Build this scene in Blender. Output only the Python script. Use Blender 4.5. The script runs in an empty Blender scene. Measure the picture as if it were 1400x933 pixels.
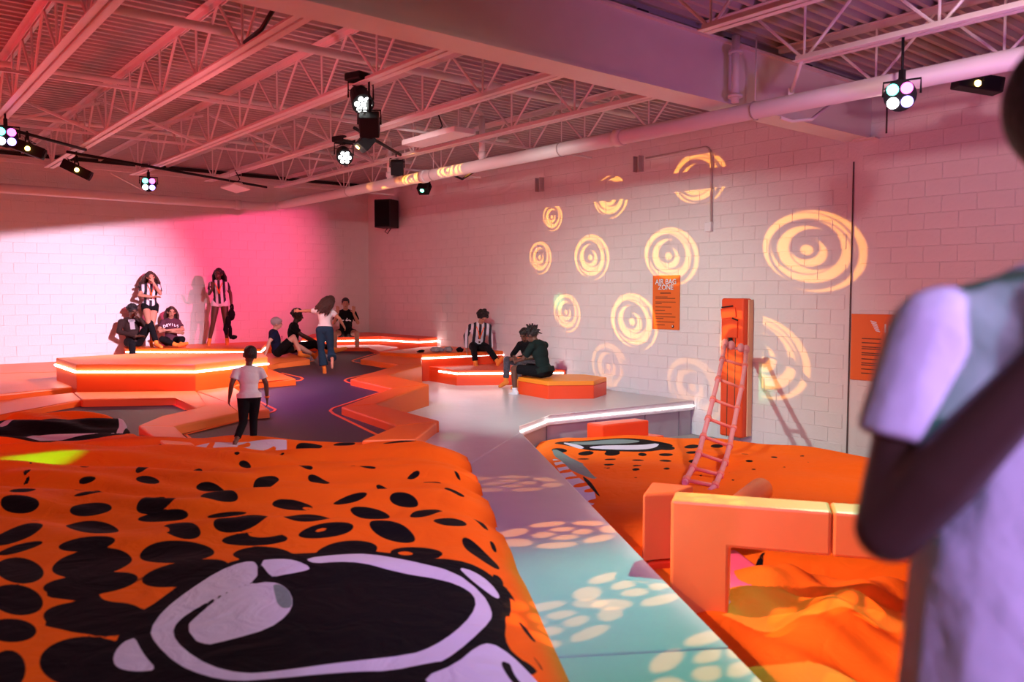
import bpy, bmesh, math, random
import numpy as np
from mathutils import Vector, Matrix
random.seed(7)
rng = np.random.default_rng(5)
PI = math.pi
scn = bpy.context.scene
C = bpy.context.collection

# ------------------------------------------------------------------ camera
cam_d = bpy.data.cameras.new('camera'); cam = bpy.data.objects.new('camera', cam_d); C.objects.link(cam)
cam.location = (0, 0, 2.25)
cam.rotation_euler = (math.radians(90 - 3.32), 0, math.radians(-39.5))
cam_d.sensor_width = 36.0
cam_d.lens = 36.0 * 1118 / 1400
cam_d.clip_start = 0.05; cam_d.clip_end = 200
cam_d.dof.use_dof = True; cam_d.dof.focus_distance = 14.0; cam_d.dof.aperture_fstop = 2.0
scn.camera = cam

# ------------------------------------------------------------------ world, view
w = bpy.data.worlds.new('world'); scn.world = w; w.use_nodes = True
w.node_tree.nodes['Background'].inputs[0].default_value = (0.55, 0.3, 0.33, 1)
w.node_tree.nodes['Background'].inputs[1].default_value = 0.02
scn.view_settings.view_transform = 'Standard'; scn.view_settings.look = 'None'
scn.view_settings.gamma = 1.0; scn.view_settings.use_curve_mapping = False
scn.view_settings.exposure = 0.2

# ------------------------------------------------------------------ lights (stage lamps hung under the roof, plus added unseen lamps)
def aim(o, tgt):
    d = Vector(tgt) - o.location
    o.rotation_euler = d.to_track_quat('-Z', 'Y').to_euler()
def spot(name, loc, tgt, color, power, angle, blend=0.5, size=0.06):
    l = bpy.data.lights.new(name, 'SPOT'); o = bpy.data.objects.new(name, l); C.objects.link(o)
    o.location = Vector(loc) + (Vector(tgt) - Vector(loc)).normalized() * .2; aim(o, tgt)
    l.color = color; l.energy = power; l.spot_size = math.radians(angle); l.spot_blend = blend; l.shadow_soft_size = size
    return o
def gobo_eye(nt, rot):
    """light nodes: a swirl of crescents cut into the lamp's gobo plate"""
    N = nt.nodes; L = nt.links
    def math_(op, a, b=None, c=None):
        n = N.new('ShaderNodeMath'); n.operation = op
        for i, v in enumerate((a, b, c)):
            if v is None: continue
            if isinstance(v, (int, float)): n.inputs[i].default_value = v
            else: L.new(v, n.inputs[i])
        return n.outputs[0]
    return math_
def plate(o, rad, kind, rot=0.0):
    """give spot o a gobo plate; rad = tan of the half angle that the figure fills"""
    l = o.data; l.use_nodes = True; nt = l.node_tree; N = nt.nodes; L = nt.links
    em = [n for n in N if n.type == 'EMISSION'][0]
    tc = N.new('ShaderNodeTexCoord'); sp = N.new('ShaderNodeSeparateXYZ'); L.new(tc.outputs['Normal'], sp.inputs[0])
    M = gobo_eye(nt, rot)
    z = M('ABSOLUTE', sp.outputs[2])
    x = M('DIVIDE', M('DIVIDE', sp.outputs[0], z), rad); y = M('DIVIDE', M('DIVIDE', sp.outputs[1], z), rad)
    c, s = math.cos(rot), math.sin(rot)
    u = M('ADD', M('MULTIPLY', x, c), M('MULTIPLY', y, -s)); v = M('ADD', M('MULTIPLY', x, s), M('MULTIPLY', y, c))
    def disc(cx, cy, r, soft=0.022):
        dx = M('SUBTRACT', u, cx); dy = M('SUBTRACT', v, cy)
        d = M('SQRT', M('ADD', M('MULTIPLY', dx, dx), M('MULTIPLY', dy, dy)))
        n = N.new('ShaderNodeMapRange'); n.clamp = True
        L.new(d, n.inputs[0]); n.inputs[1].default_value = r - soft; n.inputs[2].default_value = r + soft
        n.inputs[3].default_value = 1; n.inputs[4].default_value = 0
        return n.outputs[0]
    def minus(a, b): return M('MULTIPLY', a, M('SUBTRACT', 1, b))
    def union(a, b): return M('MAXIMUM', a, b)
    if kind == 'eye':
        m = disc(0, 0, .13)
        m = union(m, minus(disc(.05, -.05, .36), disc(-.06, .05, .31)))
        m = union(m, minus(disc(-.03, 0, .61), disc(.13, .06, .52)))
        m = union(m, minus(disc(.02, -.02, .80), disc(-.08, .07, .72)))
        m = union(m, minus(disc(-.06, .03, .92), disc(.02, -.05, .86)))
        m = union(m, minus(disc(.06, 0, 1.03), disc(-.05, -.03, 1.0)))
    else:
        r = M('SQRT', M('ADD', M('MULTIPLY', u, u), M('MULTIPLY', v, v)))
        a = M('ARCTAN2', v, u)
        def ring(n, r0, r1, ph):
            k = M('ABSOLUTE', M('COSINE', M('ADD', M('MULTIPLY', a, n / 2), ph)))
            mid = (r0 + r1) / 2; hw = (r1 - r0) / 2
            rr = M('DIVIDE', M('SUBTRACT', r, mid), hw)
            q = M('SUBTRACT', M('ADD', M('POWER', k, 0.5), M('MULTIPLY', M('MULTIPLY', rr, rr), -0.7)), 0.52)
            n_ = N.new('ShaderNodeMapRange'); L.new(q, n_.inputs[0]); n_.inputs[1].default_value = -.06; n_.inputs[2].default_value = .06
            return M('MULTIPLY', n_.outputs[0], M('LESS_THAN', M('ABSOLUTE', rr), 1.0))
        m = union(ring(7, .55, 1.0, 0), ring(4, .08, .50, .5))
    L.new(m, em.inputs['Strength'])
    em.inputs['Color'].default_value = (1, 1, 1, 1)

def shutter(o, a, b, keep, soft=.012):
    """framing shutter of a profile lamp: cuts the beam along the line a-b, keeping the side of the point keep"""
    l = o.data; l.use_nodes = True; nt = l.node_tree; N = nt.nodes; L = nt.links; em = [n for n in N if n.type == 'EMISSION'][0]
    p = o.location; n = (Vector(a) - p).cross(Vector(b) - p).normalized()
    if n.dot(Vector(keep) - p) < 0: n = -n
    n = o.rotation_euler.to_matrix().transposed() @ n
    tc = N.new('ShaderNodeTexCoord'); dp = N.new('ShaderNodeVectorMath'); dp.operation = 'DOT_PRODUCT'; L.new(tc.outputs['Normal'], dp.inputs[0]); dp.inputs[1].default_value = n * SIGN
    mr = N.new('ShaderNodeMapRange'); L.new(dp.outputs['Value'], mr.inputs[0]); mr.inputs[1].default_value = -soft; mr.inputs[2].default_value = soft
    L.new(mr.outputs[0], em.inputs['Strength'])
SIGN = 1
PROJ = (2.95, 13.72, 4.32)          # profile lamp that throws the eyes at the right wall
AMBER = (1.0, 0.40, 0.045)
for i, (y, z, r, p, ro) in enumerate([(6.25, 2.86, .55, 1.0, .2), (8.72, 2.86, .46, 1.0, 0), (10.52, 2.90, .40, 1.0, -.2), (11.90, 2.95, .31, .8, .4),
        (10.06, 3.94, .37, 1.1, .1), (8.17, 4.05, .42, 1.0, -.3), (11.55, 3.70, .26, 1.0, .5), (11.15, 1.90, .34, .8, .3),
        (9.50, 1.77, .46, 1.0, -.4), (7.0, 1.35, .56, .8, .1), (10.05, .95, .40, .35, 0), (8.2, .75, .45, .3, .2)]):
    tgt = (10.5, y, z); d = (Vector(tgt) - Vector(PROJ)).length
    o = spot('eye_gobo_lamp', PROJ, tgt, AMBER, 1700 * p * (d / 5.5) ** 2, 2 * math.degrees(math.atan(r / d * 1.25)), .1, .012)
    plate(o, r / d, 'eye', ro)
for i, (tgt, r) in enumerate([((7.44, 11.9, 4.15), .10), ((7.44, 12.9, 4.15), .10)]):
    d = (Vector(tgt) - Vector(PROJ)).length
    o = spot('eye_gobo_lamp', PROJ, tgt, AMBER, 900, 2 * math.degrees(math.atan(r / d * 1.25)), .1, .012); plate(o, r / d, 'eye', .6)
FLOW = (8.00, 3.10, 4.08)
for i, (tgt, r, p) in enumerate([((3.92, 4.18, .55), .33, 1.1), ((3.56, 3.13, .55), .30, 1.2), ((3.10, 2.22, .55), .30, 1.2), ((2.80, 3.05, .55), .28, 1.0), ((4.6, 5.6, .55), .35, .5),
        ((4.62, 2.55, .3), .34, 1.0), ((4.05, 1.9, .3), .32, 1.0), ((4.9, 1.75, .3), .3, .9)]):
    d = (Vector(tgt) - Vector(FLOW)).length
    o = spot('flower_gobo_lamp', FLOW, tgt, (1.0, .36, .06), 1700 * p, 2 * math.degrees(math.atan(r / d * 1.2)), .1, .015); plate(o, r / d, 'flower', i * .7)
# coloured washes, mostly at fixtures built further down; the others are marked
CUT = ((2.4, 18.5, 3.35), (7.7, 18.5, 4.15), (5, 18.5, 2))
shutter(spot('pink_wash', (8.33, 12.6, 4.1), (7.0, 18.5, 3.0), (1.0, .06, .22), 1500, 56, 1.0, .05), *CUT)
shutter(spot('pale_wash', (5.58, 10.4, 4.1), (2.6, 18.5, 1.4), (1.0, .70, .95), 3200, 56, .8, .05), *CUT)
spot('warm_wash', (4.25, 7.6, 4.15), (9.5, 13.5, 1.0), (1.0, .88, .84), 420, 75, 1.0, .08)
shutter(spot('teal_wash', (6.98, 3.31, 3.8), (2.9, 2.4, .6), (.06, .95, .72), 950, 50, .8, .05), (2.37, 2.56, .58), (4.60, 6.26, .58), (5, 2, .5))
spot('lavender_wash', (-1.5, -1.0, 4.4), (5.0, 5.6, .6), (.60, .30, 1.0), 1300, 34, .9, .06)  # unseen lamp behind the camera, no fixture built
shutter(spot('added_arch_fill', (.3, 6.2, 4.3), (4.7, 2.4, .5), (1.0, .62, .58), 2300, 44, .6, .06), (6.43, 7.63, .55), (3.08, 2.01, .55), (6.5, 2.0, .5))  # added unseen lamp that lifts the front of the arch block
shutter(spot('added_bag_fill', (2.2, -3.0, 4.4), (1.7, 5.6, .7), (.66, .52, 1.0), 800, 44, .8, .06), (2.37, 2.56, .6), (4.6, 6.26, .6), (-2, 6, .7))  # added unseen lamp for the left airbag print and the walking boy
spot('added_key', (-.45, -2.0, 3.0), (1.25, .34, 1.95), (.66, .32, 1.0), 420, 36, .5, .05)  # added key for the near man, out of view and without fixture
spot('teal_fill', (-2.0, -2.2, 4.3), (1.3, .34, 1.9), (.03, .75, .85), 90, 26, .5, .06)  # unseen lamp for the near man, no fixture built
spot('white_wash', (4.25, 7.6, 4.15), (10.2, 8.8, .4), (.74, 1.0, .93), 760, 78, .9, .08)
spot('orange_wash', (2.88, 13.8, 4.05), (5.4, 9.0, .6), (1.0, .5, .45), 300, 70, .9, .05)
spot('violet_wash', (4.25, 14.9, 4.05), (5.6, 11.5, .8), (.55, .15, 1.0), 500, 50, .9, .05)
shutter(spot('bag_wash', (8.33, 3.2, 4.1), (2.4, 5.6, .6), (1.0, .74, .62), 900, 75, .9, .06), (2.37, 2.56, .58), (4.6, 6.26, .58), (-2, 6, .6))
spot('court_wash', (5.58, 10.2, 4.0), (4.2, 13.6, .9), (1.0, .55, .60), 900, 84, .9, .06)
spot('magenta_wash', (1.63, 11.4, 3.95), (5.0, 11.4, .7), (.75, .12, 1.0), 650, 42, 1.0, .05)
spot('added_wall_fill', (4.25, 1.6, 4.2), (10.5, 3.2, 2.6), (1.0, .66, .72), 260, 96, 1.0, .08)  # added unseen lamp that brightens the right wall of the near bay
spot('far_bag_wash', (8.33, 3.2, 4.0), (8.2, 5.3, .2), (1.0, .80, .70), 330, 74, .9, .06)
spot('added_red_uplight', (-2.5, 9.0, 1.6), (2.5, 10.5, 5.0), (1.0, .045, .06), 620, 140, 1.0, .2)  # added out of view at the left to redden the ceiling
spot('added_rose_uplight', (2.0, 7.5, 2.6), (6.5, 10.5, 5.0), (1.0, .22, .27), 130, 130, 1.0, .2)  # added ceiling uplight with no fixture
spot('added_violet_uplight', (5.6, 1.2, 2.6), (8.0, 3.6, 5.0), (.62, .24, .85), 130, 130, 1.0, .2)  # added uplight for the near bay ceiling, no fixture
spot('green_spark', (4.05, 7.25, 4.0), (1.4, 8.7, .7), (.02, 1.0, .10), 4000, 9, 1.0, .02)
spot('green_spark', (5.47, 10.28, 4.1), (10.5, 7.05, .95), (.2, 1.0, .4), 900, 6, 1.0, .02)
spot('green_spark', (5.47, 10.28, 4.1), (10.5, 11.35, 2.1), (.15, 1.0, .35), 700, 4, 1.0, .02)
spot('green_spark', (8.1, 12.3, 4.0), (5.6, 7.9, .56), (.2, 1.0, .35), 200, 4, 1.0, .02)
for tgt in ((4.66, 10.89, .58), (3.8, 12.78, .58), (2.28, 13.77, .78), (7.0, 11.1, .75)):
    spot('amber_spark', (2.87, 13.83, 4.05) if tgt[0] > 4 else (5.47, 10.28, 4.1), tgt, (1, .5, .05), 260, 7, .4, .02)

# ------------------------------------------------------------------ materials
def mat(name, color, rough=.6, metal=0., noise=0., nscale=8., bump=0., bscale=40., emit=None, spec=.5):
    m = bpy.data.materials.new(name); m.use_nodes = True; nt = m.node_tree; b = nt.nodes['Principled BSDF']
    b.inputs['Base Color'].default_value = (*color, 1); b.inputs['Roughness'].default_value = rough; b.inputs['Metallic'].default_value = metal
    b.inputs['Specular IOR Level'].default_value = spec
    tc = nt.nodes.new('ShaderNodeTexCoord')
    if noise:
        n = nt.nodes.new('ShaderNodeTexNoise'); n.inputs['Scale'].default_value = nscale; nt.links.new(tc.outputs['Object'], n.inputs['Vector'])
        mx = nt.nodes.new('ShaderNodeMix'); mx.data_type = 'RGBA'; nt.links.new(n.outputs[0], mx.inputs[0])
        mx.inputs[6].default_value = (*[c * (1 - noise) for c in color], 1); mx.inputs[7].default_value = (*[min(1, c * (1 + noise)) for c in color], 1)
        nt.links.new(mx.outputs[2], b.inputs['Base Color'])
    if bump:
        n = nt.nodes.new('ShaderNodeTexNoise'); n.inputs['Scale'].default_value = bscale; n.inputs['Detail'].default_value = 3
        nt.links.new(tc.outputs['Object'], n.inputs['Vector'])
        bp = nt.nodes.new('ShaderNodeBump'); bp.inputs['Strength'].default_value = bump; bp.inputs['Distance'].default_value = .02
        nt.links.new(n.outputs[0], bp.inputs['Height']); nt.links.new(bp.outputs[0], b.inputs['Normal'])
    if emit:
        b.inputs['Emission Color'].default_value = (*emit[0], 1); b.inputs['Emission Strength'].default_value = emit[1]
    return m
M = {}
M['wall'] = mat('painted_block', (.78, .74, .73), .7, noise=.05, nscale=3, bump=.25, bscale=30)
M['joint'] = mat('control_joint', (.10, .07, .07), .9)
M['deck'] = mat('painted_deck', (.48, .43, .43), .6, noise=.06, nscale=2)
M['steel'] = mat('painted_steel', (.74, .69, .70), .45, noise=.05, nscale=4)
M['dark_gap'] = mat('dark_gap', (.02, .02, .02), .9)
M['concrete'] = mat('concrete', (.30, .28, .27), .8, noise=.2, nscale=3, bump=.2)
M['orange'] = mat('orange_vinyl', (.90, .155, .012), .42, noise=.05, nscale=1.5, bump=.35, bscale=3.5)
M['red_orange'] = mat('red_orange_vinyl', (.88, .075, .012), .42, noise=.06, nscale=1.5, bump=.35, bscale=3.5)
M['peach'] = mat('light_orange_vinyl', (.92, .24, .05), .45, noise=.05, nscale=1.5, bump=.3, bscale=3.5)
M['amber'] = mat('amber_vinyl', (.95, .30, .02), .42, noise=.05, nscale=2, bump=.3, bscale=4)
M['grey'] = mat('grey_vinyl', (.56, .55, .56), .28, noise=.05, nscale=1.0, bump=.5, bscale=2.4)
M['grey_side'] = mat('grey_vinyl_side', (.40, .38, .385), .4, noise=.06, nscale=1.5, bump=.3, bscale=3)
M['bed'] = mat('trampoline_mesh', (.035, .028, .045), .5, noise=.35, nscale=14, bump=.5, bscale=90)
M['line'] = mat('orange_line', (.95, .16, .03), .5)
M['net'] = mat('black_net', (.012, .012, .016), .7)
M['led'] = mat('led_strip', (1, 1, 1), .4, emit=((1.0, .93, .90), 9))
M['black'] = mat('black_plastic', (.008, .008, .010), .55, spec=.2)
M['black_cloth'] = mat('black_cloth', (.007, .007, .009), .9, spec=.15, bump=.4, bscale=25)
M['cable'] = mat('black_cable', (.01, .01, .012), .5)
M['poster'] = mat('orange_poster', (.85, .16, .02), .5)
M['ink'] = mat('dark_ink', (.10, .03, .015), .6)
M['white_ink'] = mat('white_ink', (.85, .83, .88), .6)
M['rope'] = mat('pink_rope', (.85, .33, .33), .7, bump=.6, bscale=120)
M['rung'] = mat('coral_rung', (.85, .22, .16), .5)
M['panel_white'] = mat('white_enamel', (.8, .8, .82), .4)
M['speaker'] = mat('speaker_black', (.012, .010, .012), .6)
M['seam'] = mat('grey_seam', (.24, .23, .23), .7)
M['lens_white'] = mat('lens_white', (1, 1, 1), .3, emit=((.9, .95, 1.0), 7))
M['lamp_white'] = mat('lamp_white', (1, 1, 1), .3, emit=((.92, 1.0, .95), 12))
M['lamp_warm'] = mat('lamp_warm', (1, .8, .4), .3, emit=((1.0, .55, .12), 14))
M['lamp_magenta'] = mat('lamp_magenta', (1, .3, .8), .3, emit=((1.0, .10, .62), 5))
M['lamp_green'] = mat('lamp_green', (.3, 1, .7), .3, emit=((.12, .95, .55), 10))
M['lamp_cyan'] = mat('lamp_cyan', (.4, 1, .9), .3, emit=((.10, .95, .72), 4))
M['lamp_violet'] = mat('lamp_violet', (.5, .4, 1), .3, emit=((.35, .3, 1.0), 5))
M['conduit'] = mat('steel_conduit', (.55, .47, .47), .4, metal=.4)
M['wood'] = mat('pale_edge', (.85, .48, .28), .6)
def skin(name, c): return mat(name, c, .5, noise=.06, nscale=9)
M['skin_tan'] = skin('skin_tan', (.50, .25, .16)); M['skin_dark'] = skin('skin_dark', (.085, .038, .022)); M['skin_brown'] = skin('skin_brown', (.115, .05, .03)); M['skin_near'] = skin('skin_near', (.062, .032, .020))
M['skin_pale'] = skin('skin_pale', (.66, .42, .34)); M['skin_deep'] = skin('skin_deep', (.055, .028, .018))
M['hair_black'] = mat('hair_black', (.008, .007, .008), .55, bump=.8, bscale=70); M['hair_brown'] = mat('hair_brown', (.045, .016, .012), .5, bump=.8, bscale=60)
M['hair_silver'] = mat('hair_silver', (.42, .40, .45), .5, bump=.8, bscale=60)
M['tee_white'] = mat('white_tee', (.72, .72, .76), .85, bump=.4, bscale=14); M['tee_maroon'] = mat('maroon_tee', (.085, .02, .04), .85, bump=.3, bscale=20)
M['tee_navy'] = mat('navy_tee', (.010, .016, .055), .9, spec=.15, bump=.3, bscale=20); M['tee_black'] = mat('black_tee', (.007, .007, .009), .9, spec=.15, bump=.3, bscale=20)
M['tee_green'] = mat('dark_green_tee', (.010, .020, .018), .9, spec=.15, bump=.4, bscale=18); M['jacket'] = mat('dark_brown_jacket', (.035, .018, .016), .8, spec=.2, bump=.5, bscale=18)
M['tee_grey'] = mat('grey_tee', (.42, .40, .43), .85, bump=.3, bscale=20); M['denim'] = mat('denim', (.016, .045, .085), .9, spec=.15, noise=.3, nscale=12, bump=.3, bscale=30)
M['camo'] = mat('patterned_cloth', (.07, .065, .085), .85, noise=.9, nscale=26)
M['sock'] = mat('orange_sock', (.90, .28, .04), .85); M['sock_white'] = mat('white_sock', (.75, .75, .8), .85)
M['shoe_grey'] = mat('grey_cloth', (.32, .36, .36), .85, noise=.5, nscale=30); M['lanyard'] = mat('orange_lanyard', (.95, .18, .03), .6)
M['badge'] = mat('white_badge', (.75, .72, .75), .5); M['eye'] = mat('eye_dark', (.01, .008, .008), .3); M['mouth'] = mat('lips', (.22, .06, .05), .5)
M['pink_light_patch'] = mat('pink_light_patch', (.90, .10, .22), .55, bump=.5, bscale=6)
def striped():
    m = bpy.data.materials.new('referee_stripes'); m.use_nodes = True; nt = m.node_tree; b = nt.nodes['Principled BSDF']; b.inputs['Roughness'].default_value = .85
    a = nt.nodes.new('ShaderNodeAttribute'); a.attribute_name = 'stripe'
    k = nt.nodes.new('ShaderNodeMath'); k.operation = 'MULTIPLY'; k.inputs[1].default_value = 1 / .105; nt.links.new(a.outputs['Fac'], k.inputs[0])
    o = nt.nodes.new('ShaderNodeMath'); o.operation = 'ADD'; o.inputs[1].default_value = 20.25; nt.links.new(k.outputs[0], o.inputs[0])
    f = nt.nodes.new('ShaderNodeMath'); f.operation = 'FRACT'; nt.links.new(o.outputs[0], f.inputs[0])
    r = nt.nodes.new('ShaderNodeMapRange'); r.inputs[1].default_value = .47; r.inputs[2].default_value = .53; nt.links.new(f.outputs[0], r.inputs[0])
    mx = nt.nodes.new('ShaderNodeMix'); mx.data_type = 'RGBA'; nt.links.new(r.outputs[0], mx.inputs[0])
    mx.inputs[6].default_value = (.02, .02, .03, 1); mx.inputs[7].default_value = (.74, .73, .80, 1); nt.links.new(mx.outputs[2], b.inputs['Base Color'])
    return m
M['stripes'] = striped()
def printed(name):
    """airbag cloth: orange ground with black and white print read from the signed distances stored on the mesh"""
    m = bpy.data.materials.new(name); m.use_nodes = True; nt = m.node_tree; b = nt.nodes['Principled BSDF']
    b.inputs['Roughness'].default_value = .75; b.inputs['Specular IOR Level'].default_value = .08
    col = None
    for nm, cl in (('ground', (.90, .150, .008)), ('black_print', (.004, .004, .006)), ('white_print', (.66, .64, .76)), ('grey_print', (.20, .27, .26))):
        if col is None:
            col = nt.nodes.new('ShaderNodeRGB'); col.outputs[0].default_value = (*cl, 1); col = col.outputs[0]; continue
        a = nt.nodes.new('ShaderNodeAttribute'); a.attribute_name = nm
        r = nt.nodes.new('ShaderNodeMapRange'); r.inputs[1].default_value = .003; r.inputs[2].default_value = -.003; nt.links.new(a.outputs['Fac'], r.inputs[0])
        mx = nt.nodes.new('ShaderNodeMix'); mx.data_type = 'RGBA'; nt.links.new(r.outputs[0], mx.inputs[0]); nt.links.new(col, mx.inputs[6]); mx.inputs[7].default_value = (*cl, 1)
        col = mx.outputs[2]
    nt.links.new(col, b.inputs['Base Color'])
    tc = nt.nodes.new('ShaderNodeTexCoord'); n = nt.nodes.new('ShaderNodeTexNoise'); n.inputs['Scale'].default_value = 4; n.inputs['Detail'].default_value = 4; n.inputs['Distortion'].default_value = 1.2
    nt.links.new(tc.outputs['Object'], n.inputs['Vector'])
    bp = nt.nodes.new('ShaderNodeBump'); bp.inputs['Strength'].default_value = .3; bp.inputs['Distance'].default_value = .06
    nt.links.new(n.outputs[0], bp.inputs['Height']); nt.links.new(bp.outputs[0], b.inputs['Normal'])
    return m
M['print'] = printed('printed_airbag_cloth')

# ------------------------------------------------------------------ object helpers
def link(o): C.objects.link(o); return o
def meta(o, label=None, cat=None, group=None, kind=None):
    if label: o['label'] = label
    if cat: o['category'] = cat
    if group: o['group'] = group
    if kind: o['kind'] = kind
    return o
def empty(name, loc=(0, 0, 0), rz=0., label=None, cat=None, group=None):
    o = link(bpy.data.objects.new(name, None)); o.location = loc; o.rotation_euler = (0, 0, rz); o.empty_display_size = .1
    return meta(o, label, cat, group)
def adopt(o, parent, world=True):
    o.parent = parent
    if world and parent is not None:
        pm = Matrix.Translation(parent.location) @ parent.rotation_euler.to_matrix().to_4x4()
        o.matrix_parent_inverse = pm.inverted()
    return o
def mesh_obj(name, verts, faces, m, parent=None, smooth=False, world=True):
    me = bpy.data.meshes.new(name); me.from_pydata([tuple(map(float, v)) for v in verts], [], [tuple(map(int, f)) for f in faces]); me.update()
    if m is not None: me.materials.append(m)
    if smooth: me.shade_smooth()
    o = link(bpy.data.objects.new(name, me))
    if parent is not None: adopt(o, parent, world)
    return o
def bm_obj(name, bm, m, parent=None, smooth=False, world=True):
    me = bpy.data.meshes.new(name); bm.to_mesh(me); bm.free(); me.materials.append(m)
    if smooth: me.shade_smooth()
    o = link(bpy.data.objects.new(name, me))
    if parent is not None: adopt(o, parent, world)
    return o
def prism_bm(top, zb, bevel=.02, bm=None):
    """closed prism: top polygon of (x,y,z), flat or stepped bottom at zb"""
    bm = bm or bmesh.new()
    a = 0
    for i in range(len(top)):
        x0, y0 = top[i][:2]; x1, y1 = top[(i + 1) % len(top)][:2]; a += x0 * y1 - x1 * y0
    if a < 0: top = top[::-1]
    vt = [bm.verts.new(p) for p in top]; vb = [bm.verts.new((p[0], p[1], zb if not callable(zb) else zb(p))) for p in top]
    n = len(top); ft = bm.faces.new(vt); bm.faces.new(vb[::-1])
    for i in range(n): bm.faces.new((vb[i], vb[(i + 1) % n], vt[(i + 1) % n], vt[i]))
    if bevel:
        es = [e for e in bm.edges if e.verts[0] in vt and e.verts[1] in vt] + [e for e in bm.edges if (e.verts[0] in vt) != (e.verts[1] in vt)]
        bmesh.ops.bevel(bm, geom=es, offset=bevel, segments=2, profile=.5, affect='EDGES', clamp_overlap=True)
    bmesh.ops.triangulate(bm, faces=[f for f in bm.faces if len(f.verts) > 4])
    return bm
def prism(name, top, zb, m, parent=None, bevel=.02):
    top = [(min(p[0], 10.48), min(p[1], 18.48), p[2]) for p in top]      # keep clear of the walls
    return bm_obj(name, prism_bm(top, zb, bevel), m, parent)
def box_bm(bm, c, s, R=None, bevel=0):
    v = []
    for k in range(8):
        p = Vector(((k & 1) - .5, ((k >> 1) & 1) - .5, (k >> 2) - .5)); p = Vector((p.x * s[0], p.y * s[1], p.z * s[2]))
        if R is not None: p = R @ p
        v.append(bm.verts.new(p + Vector(c)))
    fs = [bm.faces.new([v[i] for i in q]) for q in ((0, 2, 3, 1), (4, 5, 7, 6), (0, 1, 5, 4), (2, 6, 7, 3), (0, 4, 6, 2), (1, 3, 7, 5))]
    if bevel: bmesh.ops.bevel(bm, geom=list({e for f in fs for e in f.edges}), offset=bevel, segments=2, profile=.5, affect='EDGES')
    return bm
def box(name, c, s, m, parent=None, rz=0, bevel=0, R=None):
    bm = bmesh.new(); box_bm(bm, c, s, R or Matrix.Rotation(rz, 3, 'Z'), bevel); return bm_obj(name, bm, m, parent)
def frame_of(d):
    d = Vector(d).normalized(); a = Vector((0, 0, 1)) if abs(d.z) < .9 else Vector((1, 0, 0))
    x = d.cross(a).normalized(); return x, d.cross(x).normalized()
def tube_bm(bm, path, r, n=12, cap=True, closed=False):
    path = [Vector(p) for p in path]; rings = []
    px = None
    for i, p in enumerate(path):
        d = (path[min(i + 1, len(path) - 1)] - path[max(i - 1, 0)]).normalized()
        if px is None: x, y = frame_of(d)
        else:
            x = (px - d * px.dot(d)).normalized(); y = d.cross(x)
        px = x; rr = r[i] if isinstance(r, (list, tuple)) else r
        rings.append([bm.verts.new(p + (x * math.cos(2 * PI * k / n) + y * math.sin(2 * PI * k / n)) * rr) for k in range(n)])
    for a, b in zip(rings, rings[1:]):
        for k in range(n): bm.faces.new((a[k], a[(k + 1) % n], b[(k + 1) % n], b[k]))
    if cap: bm.faces.new(rings[0][::-1]); bm.faces.new(rings[-1])
    return bm
def tube(name, path, r, m, parent=None, n=12, smooth=True):
    o = bm_obj(name, tube_bm(bmesh.new(), path, r, n), m, parent)
    if smooth:
        for p in o.data.polygons: p.use_smooth = len(p.vertices) == 4
    return o
def bar(name, a, b, wdt, h, m, parent=None):
    """square bar from a to b"""
    a, b = Vector(a), Vector(b); d = b - a; x, y = frame_of(d)
    R = Matrix((x, y, d.normalized())).transposed(); bm = bmesh.new(); box_bm(bm, (a + b) / 2, (wdt, h, d.length), R); return bm_obj(name, bm, m, parent)
def strip(name, pts_, half, m, parent=None, h=.022):
    """light strip: a low box following a polyline, standing proud of the face behind it"""
    bm = bmesh.new(); P = [Vector(p) for p in pts_]; vs = []
    for i, p in enumerate(P):
        d = Vector((0, 0, 0))
        if i: d += (P[i] - P[i - 1]).normalized()
        if i < len(P) - 1: d += (P[i + 1] - P[i]).normalized()
        d.normalize(); n = Vector((-d.y, d.x, 0)).normalized() * half
        vs.append([bm.verts.new(p + n * s + Vector((0, 0, t))) for s, t in ((-1, -h / 2), (1, -h / 2), (1, h / 2), (-1, h / 2))])
    for a, b in zip(vs, vs[1:]):
        for k in range(4): bm.faces.new((a[k], a[(k + 1) % 4], b[(k + 1) % 4], b[k]))
    bm.faces.new(vs[0][::-1]); bm.faces.new(vs[-1]); bmesh.ops.recalc_face_normals(bm, faces=bm.faces); return bm_obj(name, bm, m, parent)
def copy_thing(root, loc=None, rz=None, **k):
    r = link(root.copy())
    if loc is not None: r.location = loc
    if rz is not None: r.rotation_euler = (0, 0, rz)
    meta(r, **k)
    for ch in root.children:
        c = link(ch.copy()); c.parent = r
        for g in ch.children:
            d = link(g.copy()); d.parent = c
    return r
# ================================================================== STRUCTURE
XR, YB, XL, YF, ZD = 10.5, 18.5, -7.0, -5.0, 5.02
def struct(o): o['kind'] = 'structure'; return o
struct(box('floor', ((XR + XL) / 2, (YB + YF) / 2, -.1), (XR - XL + .6, YB - YF + .6, .2), M['concrete']))
def wall(name, c, s): return struct(box(name, c, s, M['wall']))
wr = wall('wall_right', (XR + .156, (YB + YF) / 2, ZD / 2 + .1), (.3, YB - YF + .6, ZD + .6))
wb = wall('wall_back', ((XR + XL) / 2, YB + .156, ZD / 2 + .1), (XR - XL + .6, .3, ZD + .6))
wall('wall_left', (XL - .15, (YB + YF) / 2, ZD / 2 + .1), (.3, YB - YF + .6, ZD + .6))
wall('wall_front', ((XR + XL) / 2, YF - .15, ZD / 2 + .1), (XR - XL + .6, .3, ZD + .6))
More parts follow.
